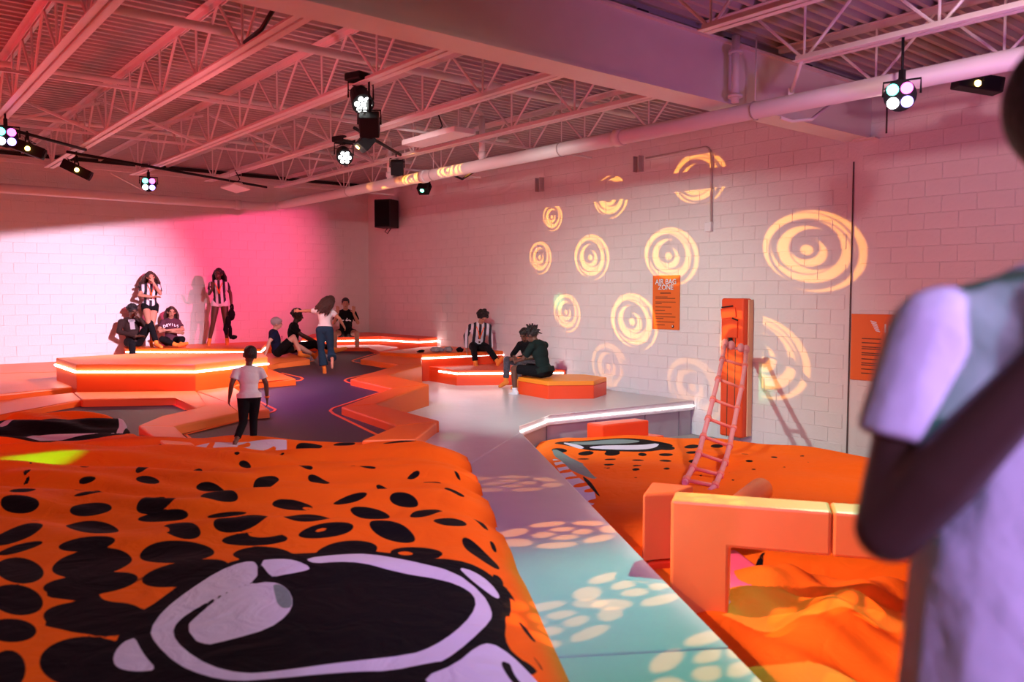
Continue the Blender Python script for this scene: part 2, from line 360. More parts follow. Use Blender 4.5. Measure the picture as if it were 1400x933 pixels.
# painted concrete blocks, each proud of the joints
BW, BH, BT = .4064, .2032, .004
def block_mesh(L):
    w_, h_, c = L - .004, BH - .004, .005
    v = [(-w_ / 2, 0, -h_ / 2), (w_ / 2, 0, -h_ / 2), (w_ / 2, 0, h_ / 2), (-w_ / 2, 0, h_ / 2)]
    v += [(-w_ / 2 + c, -BT, -h_ / 2 + c), (w_ / 2 - c, -BT, -h_ / 2 + c), (w_ / 2 - c, -BT, h_ / 2 - c), (-w_ / 2 + c, -BT, h_ / 2 - c)]
    f = [(4, 5, 6, 7)] + [(i, (i + 1) % 4, 4 + (i + 1) % 4, 4 + i) for i in range(4)]
    return v, f
bv, bf = block_mesh(BW)
bme = bpy.data.meshes.new('block'); bme.from_pydata(bv, [], bf); bme.materials.append(M['wall'])
def lay(wallo, place, rz, u0, u1, near, jt=None):
    """running bond; the 300 nearest blocks singly, the rest joined"""
    cells = []
    for r in range(int(5.3 / BH)):
        u = u0 + (BW / 2 if r % 2 else 0)
        while u + BW < u1:
            c = u + BW / 2
            if jt is None or abs(c - jt) > BW / 2 + .012: cells.append((c, (r + .5) * BH))
            u += BW
    cells.sort(key=lambda q: near(q))
    for q in cells[:295]:
        o = link(bpy.data.objects.new('block', bme)); o.parent = wallo; o.location = Vector(place(*q)) - wallo.location; o.rotation_euler = (0, 0, rz)
    V_, F_ = [], []; c, s = math.cos(rz), math.sin(rz)
    for q in cells[295:]:
        p = place(*q); n = len(V_)
        V_ += [(p[0] + x * c - y * s, p[1] + x * s + y * c, p[2] + z) for x, y, z in bv]; F_ += [tuple(n + i for i in f) for f in bf]
    o = mesh_obj('block_courses', V_, F_, M['wall'], wallo); o['kind'] = 'stuff'
lay(wr, lambda u, z: (XR + .003, u, z), PI * 1.5, 1.2, 18.4, lambda q: (0 if (q[0] < 10.2 and .5 < q[1] < 4.2) else 5) + math.hypot(10.5, q[0]), 5.59)
lay(wb, lambda u, z: (u, YB + .003, z), 0, -2.0, 10.5, lambda q: (0 if (q[0] > 2.0 and .85 < q[1] < 3.6) else 9) + q[0] * .5)
struct(box('trim_1', (XR - .004, 5.59, 2.0), (.012, .016, 4.0), M['joint']))
struct(box('trim_2', (XR - .004, 5.16, 4.62), (.012, .02, .62), M['joint']))
# corrugated roof deck
def deck():
    per, V_, F_ = .152, [], []
    prof = [(0, 0), (.045, 0), (.056, .060), (.141, .060)]
    ys = [YF + k * per + a for k in range(int((YB - YF) / per) + 1) for a, _ in prof]; zs = [b for k in range(int((YB - YF) / per) + 1) for _, b in prof]
    for y, z in zip(ys, zs): V_ += [(XL, y, ZD + z), (XR, y, ZD + z)]
    for i in range(len(ys) - 1): F_.append((2 * i, 2 * i + 1, 2 * i + 3, 2 * i + 2))
    o = mesh_obj('ceiling', V_, F_, M['deck']); struct(o)
    lid = box('roof_board', ((XR + XL) / 2, (YB + YF) / 2, ZD + .2), (XR - XL, YB - YF, .06), M['dark_gap'], o)
deck()
# black strips painted for the shade in gaps between wall tops and deck
struct(box('gap_shade_right', (XR - .02, (YB + YF) / 2, ZD - .10), (.06, YB - YF, .20), M['dark_gap']))
struct(box('gap_shade_back', ((XR + XL) / 2, YB - .03, ZD - .06), (XR - XL, .06, .07), M['dark_gap']))
# girder between the two roof bays
g = empty('steel_girder', (3, 5.5, 4.28), 0, 'deep white boxed steel girder spanning the hall between the two roof bays', 'girder')
prism('bottom_flange', [(XL, 5.35, 4.30), (XR, 5.35, 4.30), (XR, 5.70, 4.30), (XL, 5.70, 4.30)], 4.27, M['steel'], g, 0)
box('web_casing', ((XL + XR) / 2, 5.39, 4.60), (XR - XL, .05, .62), M['steel'], g)
box('web_casing', ((XL + XR) / 2, 5.64, 4.60), (XR - XL, .05, .62), M['steel'], g)
box('top_flange', ((XL + XR) / 2, 5.50, 4.905), (XR - XL, .38, .025), M['steel'], g)
box('bearing_plate', (XR - .06, 5.40, 4.262), (.14, .30, .016), M['steel'], g)
for x in (6.0, 7.35, 8.9): box('shim', (x, 5.33, 4.93), (.14, .03, .02), M['dark_gap'], g)
# bar joists
ZB, ZT = 4.40, 4.985
def joist(name, y0, y1, e0, e1, label, group):
    """far or near joist along +y at x = 0: chords are pairs of angles, webs are rods"""
    j = empty(name, (0, 0, 0), 0, label, 'roof joist', group)
    for z, a, b, nm in ((ZB, y0 + e0, y1 - e1, 'bottom_chord'), (ZT + .03, y0, y1, 'top_chord')):
        bm = bmesh.new()
        up = 1 if nm == 'bottom_chord' else -1
        for s in (-1, 1):
            box_bm(bm, (s * .044, (a + b) / 2, z), (.066, b - a, .010))
            box_bm(bm, (s * .014, (a + b) / 2, z + up * .026), (.010, b - a, .062))
        bm_obj(nm, bm, M['steel'], j, world=False)
    rod = tube_bm(bmesh.new(), [(0, 0, 0), (0, .60, ZT - ZB)], .015, 6); me = bpy.data.meshes.new('web_rod'); rod.to_mesh(me); rod.free(); me.materials.append(M['steel'])
    pst = tube_bm(bmesh.new(), [(0, 0, 0), (0, 0, ZT - ZB)], .013, 6); mp = bpy.data.meshes.new('web_post'); pst.to_mesh(mp); pst.free(); mp.materials.append(M['steel'])
    y = y0 + e0 + .12
    while y < y1 - e1 + .01:
        for s in (0, 1):
            o = link(bpy.data.objects.new('web_rod', me)); o.parent = j; o.location = (.002, y, ZB + .01); o.rotation_euler = (0, 0, PI * s)
        o = link(bpy.data.objects.new('web_post', mp)); o.parent = j; o.location = (-.002, y, ZB + .01)
        y += 1.20
    return j
ORD = ['first', 'second', 'third', 'fourth', 'fifth', 'sixth', 'seventh', 'eighth', 'ninth']
XJ = [8.33, 6.98, 5.58, 4.25, 2.88, 1.63, .30, -1.05]
jf = None
for i, x in enumerate(XJ):
    lb = 'white open-web roof joist beyond the girder, %s from the right-hand wall' % ORD[i]
    if jf is None: jf = joist('roof_joist', 5.70, 18.45, .25, 2.5, lb, 'roof joists of the far bay'); jf.location = (x, 0, 0)
    else: copy_thing(jf, (x, 0, 0), label=lb)
jn = None
for i, x in enumerate([8.33, 6.98, 5.58, 4.25]):
    lb = 'white roof joist this side of the girder, %s from the right-hand wall' % ORD[i]
    if jn is None: jn = joist('roof_joist', -1.2, 5.35, .5, 1.05, lb, 'roof joists of the near bay'); jn.location = (x, 0, 0)
    else: copy_thing(jn, (x, 0, 0), label=lb)
# bridging and braces between joists
for i, (y, z, r, lab) in enumerate([(8.05, 4.80, .045, 'thick white sprinkler branch pipe under the deck just past the girder'), (10.9, 4.84, .035, 'slim white sprinkler branch pipe under the deck in mid bay'), (13.9, 4.84, .035, 'slim white sprinkler branch pipe under the deck towards the back wall')]):
    t = tube('branch_pipe', [(XL, y, z), (8.9, y, z)], r, M['steel']); meta(t, lab, 'pipe', 'sprinkler branch pipes')
for y, z, lab in [(9.6, ZB + .07, 'thin white bridging bar tying the joist bottoms in the middle of the far bay'), (15.75, ZB + .03, 'thin white bridging bar tying the joist ends near the back wall'), (12.6, ZB + .07, 'thin white bridging bar tying the joist bottoms before the back lamps')]:
    meta(bar('bridging_bar', (XL, y, z), (9.6, y, z), .03, .03, M['steel']), lab, 'bridging bar', 'bridging bars between the joists')
for a, b, lab in [((1.63, 12.3, 4.86), (2.88, 12.35, 4.42), 'fifth'), ((2.88, 12.2, 4.86), (4.25, 12.25, 4.42), 'fourth'), ((4.25, 12.1, 4.86), (5.58, 12.15, 4.42), 'third'), ((5.58, 12.0, 4.86), (6.98, 12.05, 4.42), 'second')]:
    r = empty('cross_brace', a, 0, 'white crossed braces left of the %s far joist from the right-hand wall' % lab, 'brace', 'crossed joist braces')
    bar('angle', a, b, .03, .03, M['steel'], r); bar('angle', (a[0], a[1] + .05, b[2]), (b[0], b[1] + .05, a[2]), .03, .03, M['steel'], r)
# big sprinkler main
XP, YP, ZP, RP = 7.44, 17.35, 4.15, .088
pm = empty('sprinkler_main', (XP, 10, ZP), 0, 'thick white sprinkler main pipe along the right side, turning along the back wall', 'pipe')
arc = [(XP - .3 + .3 * math.cos(t), YP - .3 + .3 * math.sin(t), ZP) for t in [k * PI / 16 for k in range(0, 9)]]
tube('pipe', [(XP, -3.5, ZP)] + arc + [(XL, YP, ZP)], RP, M['steel'], pm, 20)
for y in (16.85, 11.2, 6.9): tube('coupling', [(XP, y, ZP), (XP, y + .12, ZP)], RP + .016, M['steel'], pm, 20)
tube('coupling', [(6.75, YP, ZP), (6.63, YP, ZP)], RP + .016, M['steel'], pm, 20)
for y in (13.8, 11.0, 8.0, 5.05):
    hg = tube('hanger_ring', [(XP + (RP + .008) * math.cos(t), y, ZP + (RP + .008) * math.sin(t)) for t in [k * PI / 8 for k in range(17)]], .007, M['conduit'], pm, 6)
    tube('hanger_rod', [(XP, y, ZP + RP), (XP, y, ZT if y > 5.7 else 4.9)], .008, M['steel'], pm, 6)
for x in (1.7, 4.9):
    tube('hanger_rod', [(x, YP, ZP + RP), (x, YP, 4.9)], .008, M['steel'], pm, 6)
b_ = empty('sway_brace', (7.3, 4.4, 4.4), 0, 'slanted white brace rod clamped to the sprinkler main before the girder', 'brace')
tube('rod', [(6.98, 4.25, 4.40), (7.42, 4.62, 4.25)], .018, M['steel'], b_); box('clamp', (7.42, 4.62, 4.26), (.06, .06, .07), M['steel'], b_, .4, .01)
b_ = empty('sway_brace', (4.2, 17, 4.3), 0, 'slanted white brace rod clamped to the pipe along the back wall', 'brace')
tube('rod', [(3.9, 16.1, 4.42), (4.95, 17.3, 4.22)], .016, M['steel'], b_); box('clamp', (4.95, 17.33, 4.2), (.05, .05, .06), M['steel'], b_, .4, .01)
for (x, y, z0, z1, lab) in [(7.44, 9.72, ZP + .06, 4.86, 'white riser pipe with elbow rising from the sprinkler main in mid bay'), (7.44, 12.35, ZP + .06, 4.86, 'white riser pipe rising from the sprinkler main near the stage lamps')]:
    r = empty('riser_pipe', (x, y, z0), 0, lab, 'pipe', 'riser pipes on the sprinkler main')
    tube('pipe', [(x, y, z0), (x, y, z1)], .045, M['steel'], r); tube('coupling', [(x, y, z0 + .05), (x, y, z0 + .13)], .06, M['steel'], r); tube('elbow', [(x, y, z1), (x - .03, y, z1 + .06), (x - .2, y, z1 + .07)], .04, M['steel'], r)
r = empty('riser_pipe', (7.30, 5.25, 4.25), 0, 'white upright pipe with two flanges against the near face of the girder', 'pipe', 'riser pipes on the sprinkler main')
tube('pipe', [(7.30, 5.2, 4.24), (7.30, 5.2, 4.92)], .042, M['steel'], r)
for z in (4.29, 4.74): tube('coupling', [(7.30, 5.2, z), (7.30, 5.2, z + .03)], .075, M['steel'], r)
t = tube('pipe_loop', [(7.44, 4.75, 4.03), (7.55, 4.7, 4.0), (7.8, 4.62, 4.04), (8.05, 4.5, 4.25)], .018, M['steel']); meta(t, 'thin bent white pipe looping under the sprinkler main below the girder', 'pipe')
# right wall bits
t = empty('conduit_run', (10.47, 7.8, 3.4), 0, 'grey electrical conduit bending down the right wall to a switch box', 'conduit')
tube('conduit', [(10.47, 9.2, 4.50), (10.47, 8.0, 4.52)] + [(10.47, 7.9 - .1 * math.sin(a) + .1, 4.42 + .1 * math.cos(a)) for a in (.3, .8, 1.3)] + [(10.47, 7.88, 4.3), (10.47, 7.86, 3.36)], .016, M['conduit'], t, 8)
box('switch_box', (10.465, 7.90, 3.28), (.07, .12, .14), M['panel_white'], t, 0, .006)
for y, z, lab in ((11.85, 4.33, 'left-hand bare steel bracket on the right wall under the sprinkler main'), (9.35, 4.42, 'right-hand bare steel bracket on the right wall under the sprinkler main')):
    t = empty('wall_bracket', (10.46, y, z), 0, lab, 'bracket', 'wall brackets')
    box('plate', (10.485, y, z), (.02, .16, .26), M['conduit'], t); box('fin', (10.44, y - .06, z), (.1, .016, .26), M['conduit'], t); box('fin', (10.44, y + .06, z), (.1, .016, .26), M['conduit'], t)
sp = empty('wall_speaker', (10.3, 17.0, 4.1), 0, 'black loudspeaker hung high on the right wall near the corner', 'speaker')
box('cabinet', (10.15, 17.0, 4.14), (.40, .44, .66), M['speaker'], sp, .5, .02); box('grille', (9.97, 16.9, 4.14), (.02, .38, .60), M['black_cloth'], sp, .5)
box('wall_mount', (10.40, 17.1, 4.14), (.18, .08, .12), M['black'], sp); tube('cable', [(10.3, 17.2, 3.83), (10.25, 17.25, 3.74), (10.35, 17.3, 3.70), (10.46, 17.3, 3.85)], .01, M['cable'], sp, 6)
# posters (flat print)
def txt(name, body, loc, size, m, parent, R, ext=.001, bold=0, align='CENTER'):
    cu = bpy.data.curves.new(name, 'FONT'); cu.body = body; cu.size = size; cu.extrude = ext; cu.align_x = align; cu.offset = bold
    o = link(bpy.data.objects.new(name, cu)); bpy.context.view_layer.update()
    me = bpy.data.meshes.new_from_object(o.evaluated_get(bpy.context.evaluated_depsgraph_get())); bpy.data.objects.remove(o)
    mw = Matrix.Translation(loc) @ R.to_4x4(); me.transform(mw); me.materials.clear(); me.materials.append(m)
    o = link(bpy.data.objects.new(name, me)); adopt(o, parent); return o
RW = Matrix(((0, 0, -1), (-1, 0, 0), (0, 1, 0)))      # text frame on the right wall: reads along -y, faces -x
p1 = empty('rules_poster', (10.49, 8.75, 2.1), 0, 'orange rules poster headed AIR BAG ZONE on the right wall', 'poster')
box('sheet', (10.488, 8.752, 2.105), (.008, .565, .885), M['poster'], p1)
def head(body, y, z, size, par, R=RW, x=10.481):
    txt('heading', body, (x - .0005, y, z), size, M['ink'], par, R, .0004, .005); txt('heading', body, (x - .002, y, z), size, M['white_ink'], par, R, .0006, .002)
head('AIR BAG', 8.755, 2.405, .118, p1); head('ZONE', 8.755, 2.315, .118, p1)
def lines(par, rows, x, flip=False):
    for y0, y1, z, h in rows: box('text_line', (x, (y0 + y1) / 2, z), (.003, abs(y1 - y0), h), M['ink'], par)
lines(p1, [(8.87, 8.65, 2.258, .016)] + [(8.97, y1, z, .010) for y1, z in ((8.72, 2.196), (8.56, 2.172), (8.55, 2.112), (8.84, 2.086), (8.64, 2.03), (8.77, 1.975), (8.62, 1.92), (8.55, 1.868), (8.80, 1.84), (8.57, 1.785), (8.77, 1.735))], 10.482)
bm = bmesh.new(); bmesh.ops.create_circle(bm, cap_ends=True, radius=.026, segments=20, matrix=Matrix.Translation((10.482, 8.60, 1.715)) @ Matrix.Rotation(PI / 2, 4, 'Y')); bm_obj('round_logo', bm, M['black'], p1)
bm = bmesh.new(); bmesh.ops.create_circle(bm, cap_ends=True, radius=.012, segments=12, matrix=Matrix.Translation((10.481, 8.607, 1.722)) @ Matrix.Rotation(PI / 2, 4, 'Y')); bm_obj('logo_dot', bm, M['white_ink'], p1)  # small white dot printed in the round logo
p2 = empty('rules_poster', (10.49, 5.3, 1.55), 0, 'orange rules poster right of the wall joint, half hidden by the near man', 'poster')
box('sheet', (10.488, 5.12, 1.54), (.008, .885, .88), M['poster'], p2)
for k in range(6): box('letter_stroke', (10.482, 5.26 - .012 * k, 1.88 - .024 * k), (.003, .085 - .004 * k, .014), M['white_ink'], p2, R=Matrix.Rotation(.25, 3, 'X'))
for k in range(3): box('letter_stroke', (10.482, 5.10 - .05 * k, 1.80 - .02 * (k % 2)), (.003, .02, .11), M['white_ink'], p2)
for k, z in enumerate((1.655, 1.60, 1.545, 1.52, 1.465, 1.44, 1.385, 1.33, 1.305, 1.25, 1.195)): box('text_line', (10.482, 5.28, z), (.003, .26, .012), M['ink'], p2)

# ================================================================== FLOORS AND PADS
G = .55
def slab(name, top, zb, m, label, cat, group=None, bevel=.025):
    o = prism(name, top, zb, m, None, bevel); return meta(o, label, cat, group)
def zs(pts2, z): return [(p[0], p[1], z) for p in pts2]
# grey vinyl deck: walkway and far landing
gw = empty('grey_walkway', (4, 4.5, 0), 0, 'grey padded vinyl walkway running from the camera to the landing between the two airbags', 'walkway')
wa, wb_, wc, wd = (2.40, 2.56), (4.62, 6.26), (6.43, 7.63), (3.08, 2.01)
def lerp(a, b, t): return (a[0] + (b[0] - a[0]) * t, a[1] + (b[1] - a[1]) * t)
L0, L1 = lerp(wa, wb_, -1.2), lerp(wa, wb_, 1.05); R0, R1 = lerp(wd, wc, -.75), wc
sL, sR = lerp(wa, wb_, .055), lerp(wd, wc, .052)
prism('mat_section', zs([L0, lerp(wa, wb_, .0537), lerp(wd, wc, .0509), R0], G), 0, M['grey'], gw, .012)
prism('mat_section', zs([sL, L1, R1, sR], G), 0, M['grey'], gw, .012)
gl = empty('grey_landing', (8, 10, 0), 0, 'wide grey vinyl landing with a lit front edge in front of the orange benches', 'landing')
prism('mat_section', zs([L1, (4.5, 7.0), (5.0, 8.4), (6.0, 10.0), (6.9, 12.0), (8.0, 13.5), (8.3, 14.6), (9.9, 15.6), (10.48, 15.6), (10.48, 8.15), (7.68, 8.49), (6.68, 7.99), R1], G), .40, M['grey'], gl, .02)
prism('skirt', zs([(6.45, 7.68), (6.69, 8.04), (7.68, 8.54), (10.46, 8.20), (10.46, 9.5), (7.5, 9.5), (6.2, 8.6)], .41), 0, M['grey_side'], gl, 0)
for q in ((7.66, 8.52), (8.55, 8.432), (9.5, 8.315), (10.2, 8.225)): box('seam', (q[0], q[1], .2), (.008, .012, .39), M['seam'], gl)
strip('led_strip', [(6.47, 7.67, G - .085), (6.69, 7.985, G - .085), (7.68, 8.485, G - .085), (10.47, 8.145, G - .085)], .008, M['led'], gl, .014)
# trampoline beds (the court rises gently towards the back wall)
def ribbon(name, pts3, wd_, m, parent):
    bm = bmesh.new(); P = [Vector(p) for p in pts3]; vs = []
    for i, p in enumerate(P):
        d0 = (P[i] - P[i - 1]).normalized() if i else None; d1 = (P[i + 1] - P[i]).normalized() if i < len(P) - 1 else None
        d = ((d0 or d1) + (d1 or d0)); d = d.normalized() if d.length > .2 else (d0 or d1)
        n = Vector((-d.y, d.x, 0)) * wd_ / 2; vs.append([bm.verts.new(p + n), bm.verts.new(p - n), bm.verts.new(p - n - Vector((0, 0, .012))), bm.verts.new(p + n - Vector((0, 0, .012)))])
    for a, b in zip(vs, vs[1:]):
        for k in range(4): bm.faces.new((a[k], a[(k + 1) % 4], b[(k + 1) % 4], b[k]))
    bmesh.ops.recalc_face_normals(bm, faces=bm.faces); return bm_obj(name, bm, m, parent)
thin = lambda p: p[2] - .02
t1 = empty('trampoline', (5.5, 11, .6), 0, 'big zigzag trampoline with dark bed between the orange pads, children playing on it', 'trampoline')
prism('bed', [(2.562,8.602,0.607), (2.971,10.145,0.664), (4.046,10.5,0.701), (4.315,12.043,0.755), (5.104,12.909,0.8), (5.743,13.084,0.821), (5.864,14.643,0.871), (7.156,15.574,0.932), (7.342,17.086,0.982), (7.981,17.751,1.018), (9.598,16.735,1.027), (9.257,15.508,0.982), (8.398,14.797,0.939), (8.391,13.254,0.892), (6.998,12.336,0.83), (6.95,10.981,0.788), (5.448,9.912,0.719), (5.425,8.412,0.673), (4.743,7.503,0.628), (4.106,7.329,0.607)], thin, M['bed'], t1, 0)
ribbon('edge_line', [(4.574,7.151,0.622), (4.661,7.983,0.649), (4.9,9.573,0.703), (4.964,9.79,0.711), (5.079,9.941,0.718), (6.407,10.808,0.777)], .035, M['line'], t1)
ribbon('edge_line', [(6.391,10.803,0.777), (6.373,11.95,0.811), (6.437,12.164,0.819), (6.57,12.319,0.827), (7.916,13.006,0.881)], .035, M['line'], t1)
ribbon('edge_line', [(7.76,13.162,0.882), (7.781,14.341,0.918), (7.822,14.461,0.923), (7.938,14.601,0.93), (8.877,15.357,0.976)], .035, M['line'], t1)
ribbon('edge_line', [(2.935,8.811,0.631), (3.002,9.498,0.653), (3.928,9.956,0.69), (4.366,10.215,0.709), (4.447,10.334,0.714), (4.528,11.066,0.738)], .035, M['line'], t1)
ribbon('edge_line', [(4.861,12.298,0.784), (5.881,12.644,0.82), (5.991,12.785,0.827), (6.032,12.966,0.833), (6.005,13.677,0.854)], .035, M['line'], t1)
ribbon('edge_line', [(6.037,14.355,0.875), (7.246,14.967,0.923)], .03, M['line'], t1)
t2 = empty('trampoline', (2.8, 11, .6), 0, 'smaller trampoline with greyish bed at the left in front of the lit hexagonal platform', 'trampoline')
prism('bed', [(0.887,10.065,0.61), (1.386,12.106,0.684), (2.169,12.878,0.726), (2.681,13.219,0.749), (3.77,12.449,0.753), (3.828,11.137,0.715), (2.836,10.257,0.664), (2.005,8.368,0.587)], thin, M['bed'], t2, 0)
ribbon('edge_line', [(1.615,11.383,0.676), (1.584,12.047,0.695), (1.624,12.109,0.698), (2.593,12.615,0.737), (3.517,11.884,0.738), (3.519,11.05,0.713)], .04, M['line'], t2)
# foam pads
def pad(top, lab, m='orange', zb=None): return slab('foam_pad', top, zb or (lambda p: p[2] - .105), M[m], lab, 'pad', 'foam frame pads around the trampolines', .02)
pad([(4.187,7.562,0.716), (4.893,8.002,0.747), (5.658,8.29,0.685), (4.844,7.528,0.662)], 'orange foam pad nearest the orange airbag at its far right corner', 'orange', .552)
pad([(4.958,9.481,0.793), (5.41,9.39,0.802), (5.647,8.246,0.693), (4.882,7.984,0.746)], 'orange foam pad with pale pink inner lip, pointing left, second from the near airbag', 'orange', .552)
pad([(4.958,9.481,0.793), (6.273,10.414,0.854), (6.883,10.321,0.876), (5.41,9.39,0.802)], 'orange foam pad with a stitched tall outer face beside the grey landing', 'orange', .552)
pad([(6.258,11.649,0.891), (6.971,11.685,0.91), (6.929,10.389,0.869), (6.273,10.414,0.854)], 'orange foam pad catching an amber light patch, beside the second zigzag tip', 'orange', .552)
pad([(6.258,11.649,0.891), (7.861,12.763,0.964), (8.122,12.411,0.96), (6.962,11.669,0.909)], 'orange foam pad ending at the corner of the long lit bench', 'orange', .552)
pad([(7.698,13.914,0.995), (8.519,14.589,1.035), (8.821,13.504,1.01), (8.11,12.394,0.959), (7.85,12.745,0.963)], 'farthest orange foam pad of the right-hand zigzag, below the white-lit bench corner', 'orange', .552)
pad([(2.558,12.929,0.847), (3.941,11.935,0.852), (3.643,10.623,0.805), (3.483,10.508,0.797), (3.534,11.512,0.829), (2.504,12.176,0.823)], 'orange foam pad along the foot of the hexagonal platform', 'peach')
pad([(3.953,11.942,0.852), (4.505,12.017,0.868), (4.277,10.526,0.818), (4.151,9.824,0.793), (3.788,9.902,0.787), (3.95,10.758,0.817)], 'orange foam pad pointing right beside the walking boy', 'peach')
pad([(3.936,11.904,0.851), (3.943,10.765,0.817), (3.781,9.895,0.786), (2.896,9.503,0.753), (2.589,9.821,0.755), (2.961,10.247,0.777), (3.483,10.495,0.797), (3.643,10.596,0.804)], 'wrinkled orange foam pad to the left of the walking boy', 'peach')
pad([(2.587,9.812,0.754), (2.893,9.495,0.752), (2.753,8.398,0.716), (2.522,8.653,0.718)], 'creased orange foam pad running under the far edge of the airbag', 'peach')
pad([(4.51,12.031,0.869), (5.768,13.698,0.95), (5.585,12.167,0.9), (5.04,12.245,0.888)], 'orange foam pad at the right corner of the hexagonal platform')
pad([(6.481,15.982,1.037), (7.107,15.811,1.047), (6.918,14.433,1.001), (6.216,14.309,0.98), (5.906,14.042,0.964)], 'orange foam pad with a white glow where the silver-haired boy sits', 'peach')
pad([(7.508,16.663,1.053), (8.435,17.005,1.086), (9.474,16.255,1.089), (9.542,15.517,1.069), (8.751,14.986,1.033), (8.989,15.833,1.065), (8.052,16.586,1.064)], 'red foam pad across the far end of the big trampoline', 'red_orange')
pad([(0.795,11.256,0.733), (1.1,12.296,0.772), (1.656,12.936,0.805), (2.571,13.02,0.831), (2.528,12.294,0.808), (1.498,11.745,0.765), (1.164,11.449,0.748)], 'orange foam pad on the left rim of the smaller trampoline', 'orange')
slab('floor_mat', [(0.383,12.485,0.88), (2.645,13.38,0.88), (2.822,13.983,0.88), (3.016,14.827,0.88), (3.167,16.013,0.88), (2.13,16.522,0.88), (0.555,17.487,0.88)], .70, M['orange'], 'low orange floor mat left of the hexagonal platform', 'mat', 'floor mats on the left')
slab('floor_mat', [(p[0], p[1], .885) for p in [(0.456,17.454,0.885), (2.116,16.416,0.885), (3.146,15.909,0.885), (3.33,16.352,0.885)]] + [(4.6, 18.47, .885), (-2.5, 18.47, .885)], .70, M['orange'], 'orange floor mat along the foot of the back wall at the left', 'mat', 'floor mats on the left')
# lit platforms
def lit(name, label, cat, top2, z, zb, led2, m, m2=None, zled=.075, seam=.10, grow=.014, topmat=None, group=None):
    r = empty(name, (sum(p[0] for p in top2) / len(top2), sum(p[1] for p in top2) / len(top2), zb), 0, label, cat, group)
    prism('top_cushion', zs(top2, z), z - seam + .03, M[topmat or m], r, .015)
    prism('base', zs(top2, z - seam + .026), zb, M[m2 or m], r, .012)
    if led2: strip('led_strip', [(p[0], p[1], z - zled) for p in led2], .014, M['led'], r, .026)
    return r
def off(poly2, d):
    """shift a polyline sideways (towards the camera side)"""
    out = []
    for i, p in enumerate(poly2):
        q = [Vector(poly2[k][:2]) for k in (max(i - 1, 0), i, min(i + 1, len(poly2) - 1))]; t = (q[2] - q[0]).normalized(); n = Vector((t.y, -t.x)); out.append((p[0] + n.x * d, p[1] + n.y * d))
    return out
H = [p[:2] for p in [(2.632,14.511,1.235), (2.618,13.032,1.235), (3.941,11.941,1.235), (5.296,12.586,1.235), (5.636,13.641,1.235), (3.727,14.769,1.235)]]
lit('hexagonal_platform', 'large orange hexagonal platform with a white light strip, in front of the back wall', 'platform', H, 1.235, .78, off(H[:4], .012), 'red_orange', 'orange', .11, .13, topmat='peach')
B = [p[:2] for p in [(4.529,17.934,1.13), (6.63,16.116,1.13)]] + [(7.25, 17.35), (8.6, 18.47), (4.62, 18.47)]
lit('back_bench', 'long orange bench with a light strip along the back wall where the staff lean', 'bench', B, 1.13, .85, off(B[:3], .012), 'orange', None, .075, .10)
CN = [p[:2] for p in [(7.976,17.077,1.265), (9.653,16.508,1.265), (9.908,15.251,1.265), (10.616,15.382,1.265)]] + [(10.48, 18.47), (8.9, 18.47)]
lit('corner_bench', 'orange corner bench with a light strip where the boy with raised hands sits', 'bench', CN, 1.265, .95, off(CN[:4], .012), 'red_orange', None, .09, .10)
LB = [p[:2] for p in [(8.361,14.319,1.08), (8.711,13.309,1.08), (10.707,12.989,1.08)]] + [(10.48, 13.2), (10.48, 15.1)] + [(9.823,15.065,1.08)[:2]]
lit('long_bench', 'long orange bench against the right wall where the young referee sits', 'bench', LB, 1.08, .55, off([LB[1], LB[2], (10.4, 13.3)], .012), 'red_orange', None, .085, .11, topmat='orange')
SB = [p[:2] for p in [(8.828,12.883,0.83), (8.79,12.279,0.83), (10.674,11.106,0.83)]]
SB = SB[:2] + [(10.46, SB[2][1]), (10.46, 13.0), (8.9, 13.9)]
lit('low_step_bench', 'low red step with a light strip in front of the long bench', 'step', SB, .83, .55, off([SB[0], SB[1], (10.40, SB[2][1])], .012), 'red_orange', None, .06, .09)
HB = [(8.861,10.593,0.84), (8.78,9.744,0.84), (9.4,9.319,0.84), (9.98,9.592,0.84), (10.052,10.182,0.84), (9.401,10.838,0.84)]
bx_ = empty('hexagonal_box', (9.2, 9.9, .55), 0, 'orange hexagonal foam box on the grey landing with a man sitting on it', 'box')
prism('top_cushion', HB, .772, M['amber'], bx_, .012); prism('base', zs(HB, .768), .551, M['red_orange'], bx_, .012)
# rolled clothes and shoes left on the long bench
cl = empty('folded_clothes', (9.201,13.579,1.09), 0, 'small heap of grey clothes lying on the long bench by the corner', 'clothes')
def lump(bm, c, s, rz=0, n=2):
    r = bmesh.ops.create_icosphere(bm, subdivisions=n, radius=1, matrix=Matrix.Translation(c) @ Matrix.Rotation(rz, 4, 'Z') @ Matrix.Diagonal((*s, 1))); return r
for dx, dy, s, m, nm in ((0, 0, (.17, .10, .055), 'shoe_grey', 'sweater'), (.22, -.14, (.15, .09, .06), 'shoe_grey', 'sweater'), (.42, -.26, (.12, .08, .05), 'black_cloth', 'trousers'), (-.28, .10, (.16, .06, .025), 'black_cloth', 'strap'), (.12, .06, (.10, .12, .04), 'tee_grey', 'shirt')):
    bm = bmesh.new(); lump(bm, (cl.location.x + dx, cl.location.y + dy, 1.085 + s[2] * .8), s, rng.uniform(0, 1.5))
    for v in bm.verts: v.co += Vector(rng.normal(0, .008, 3))
    bm_obj(nm, bm, M[m], cl, True)

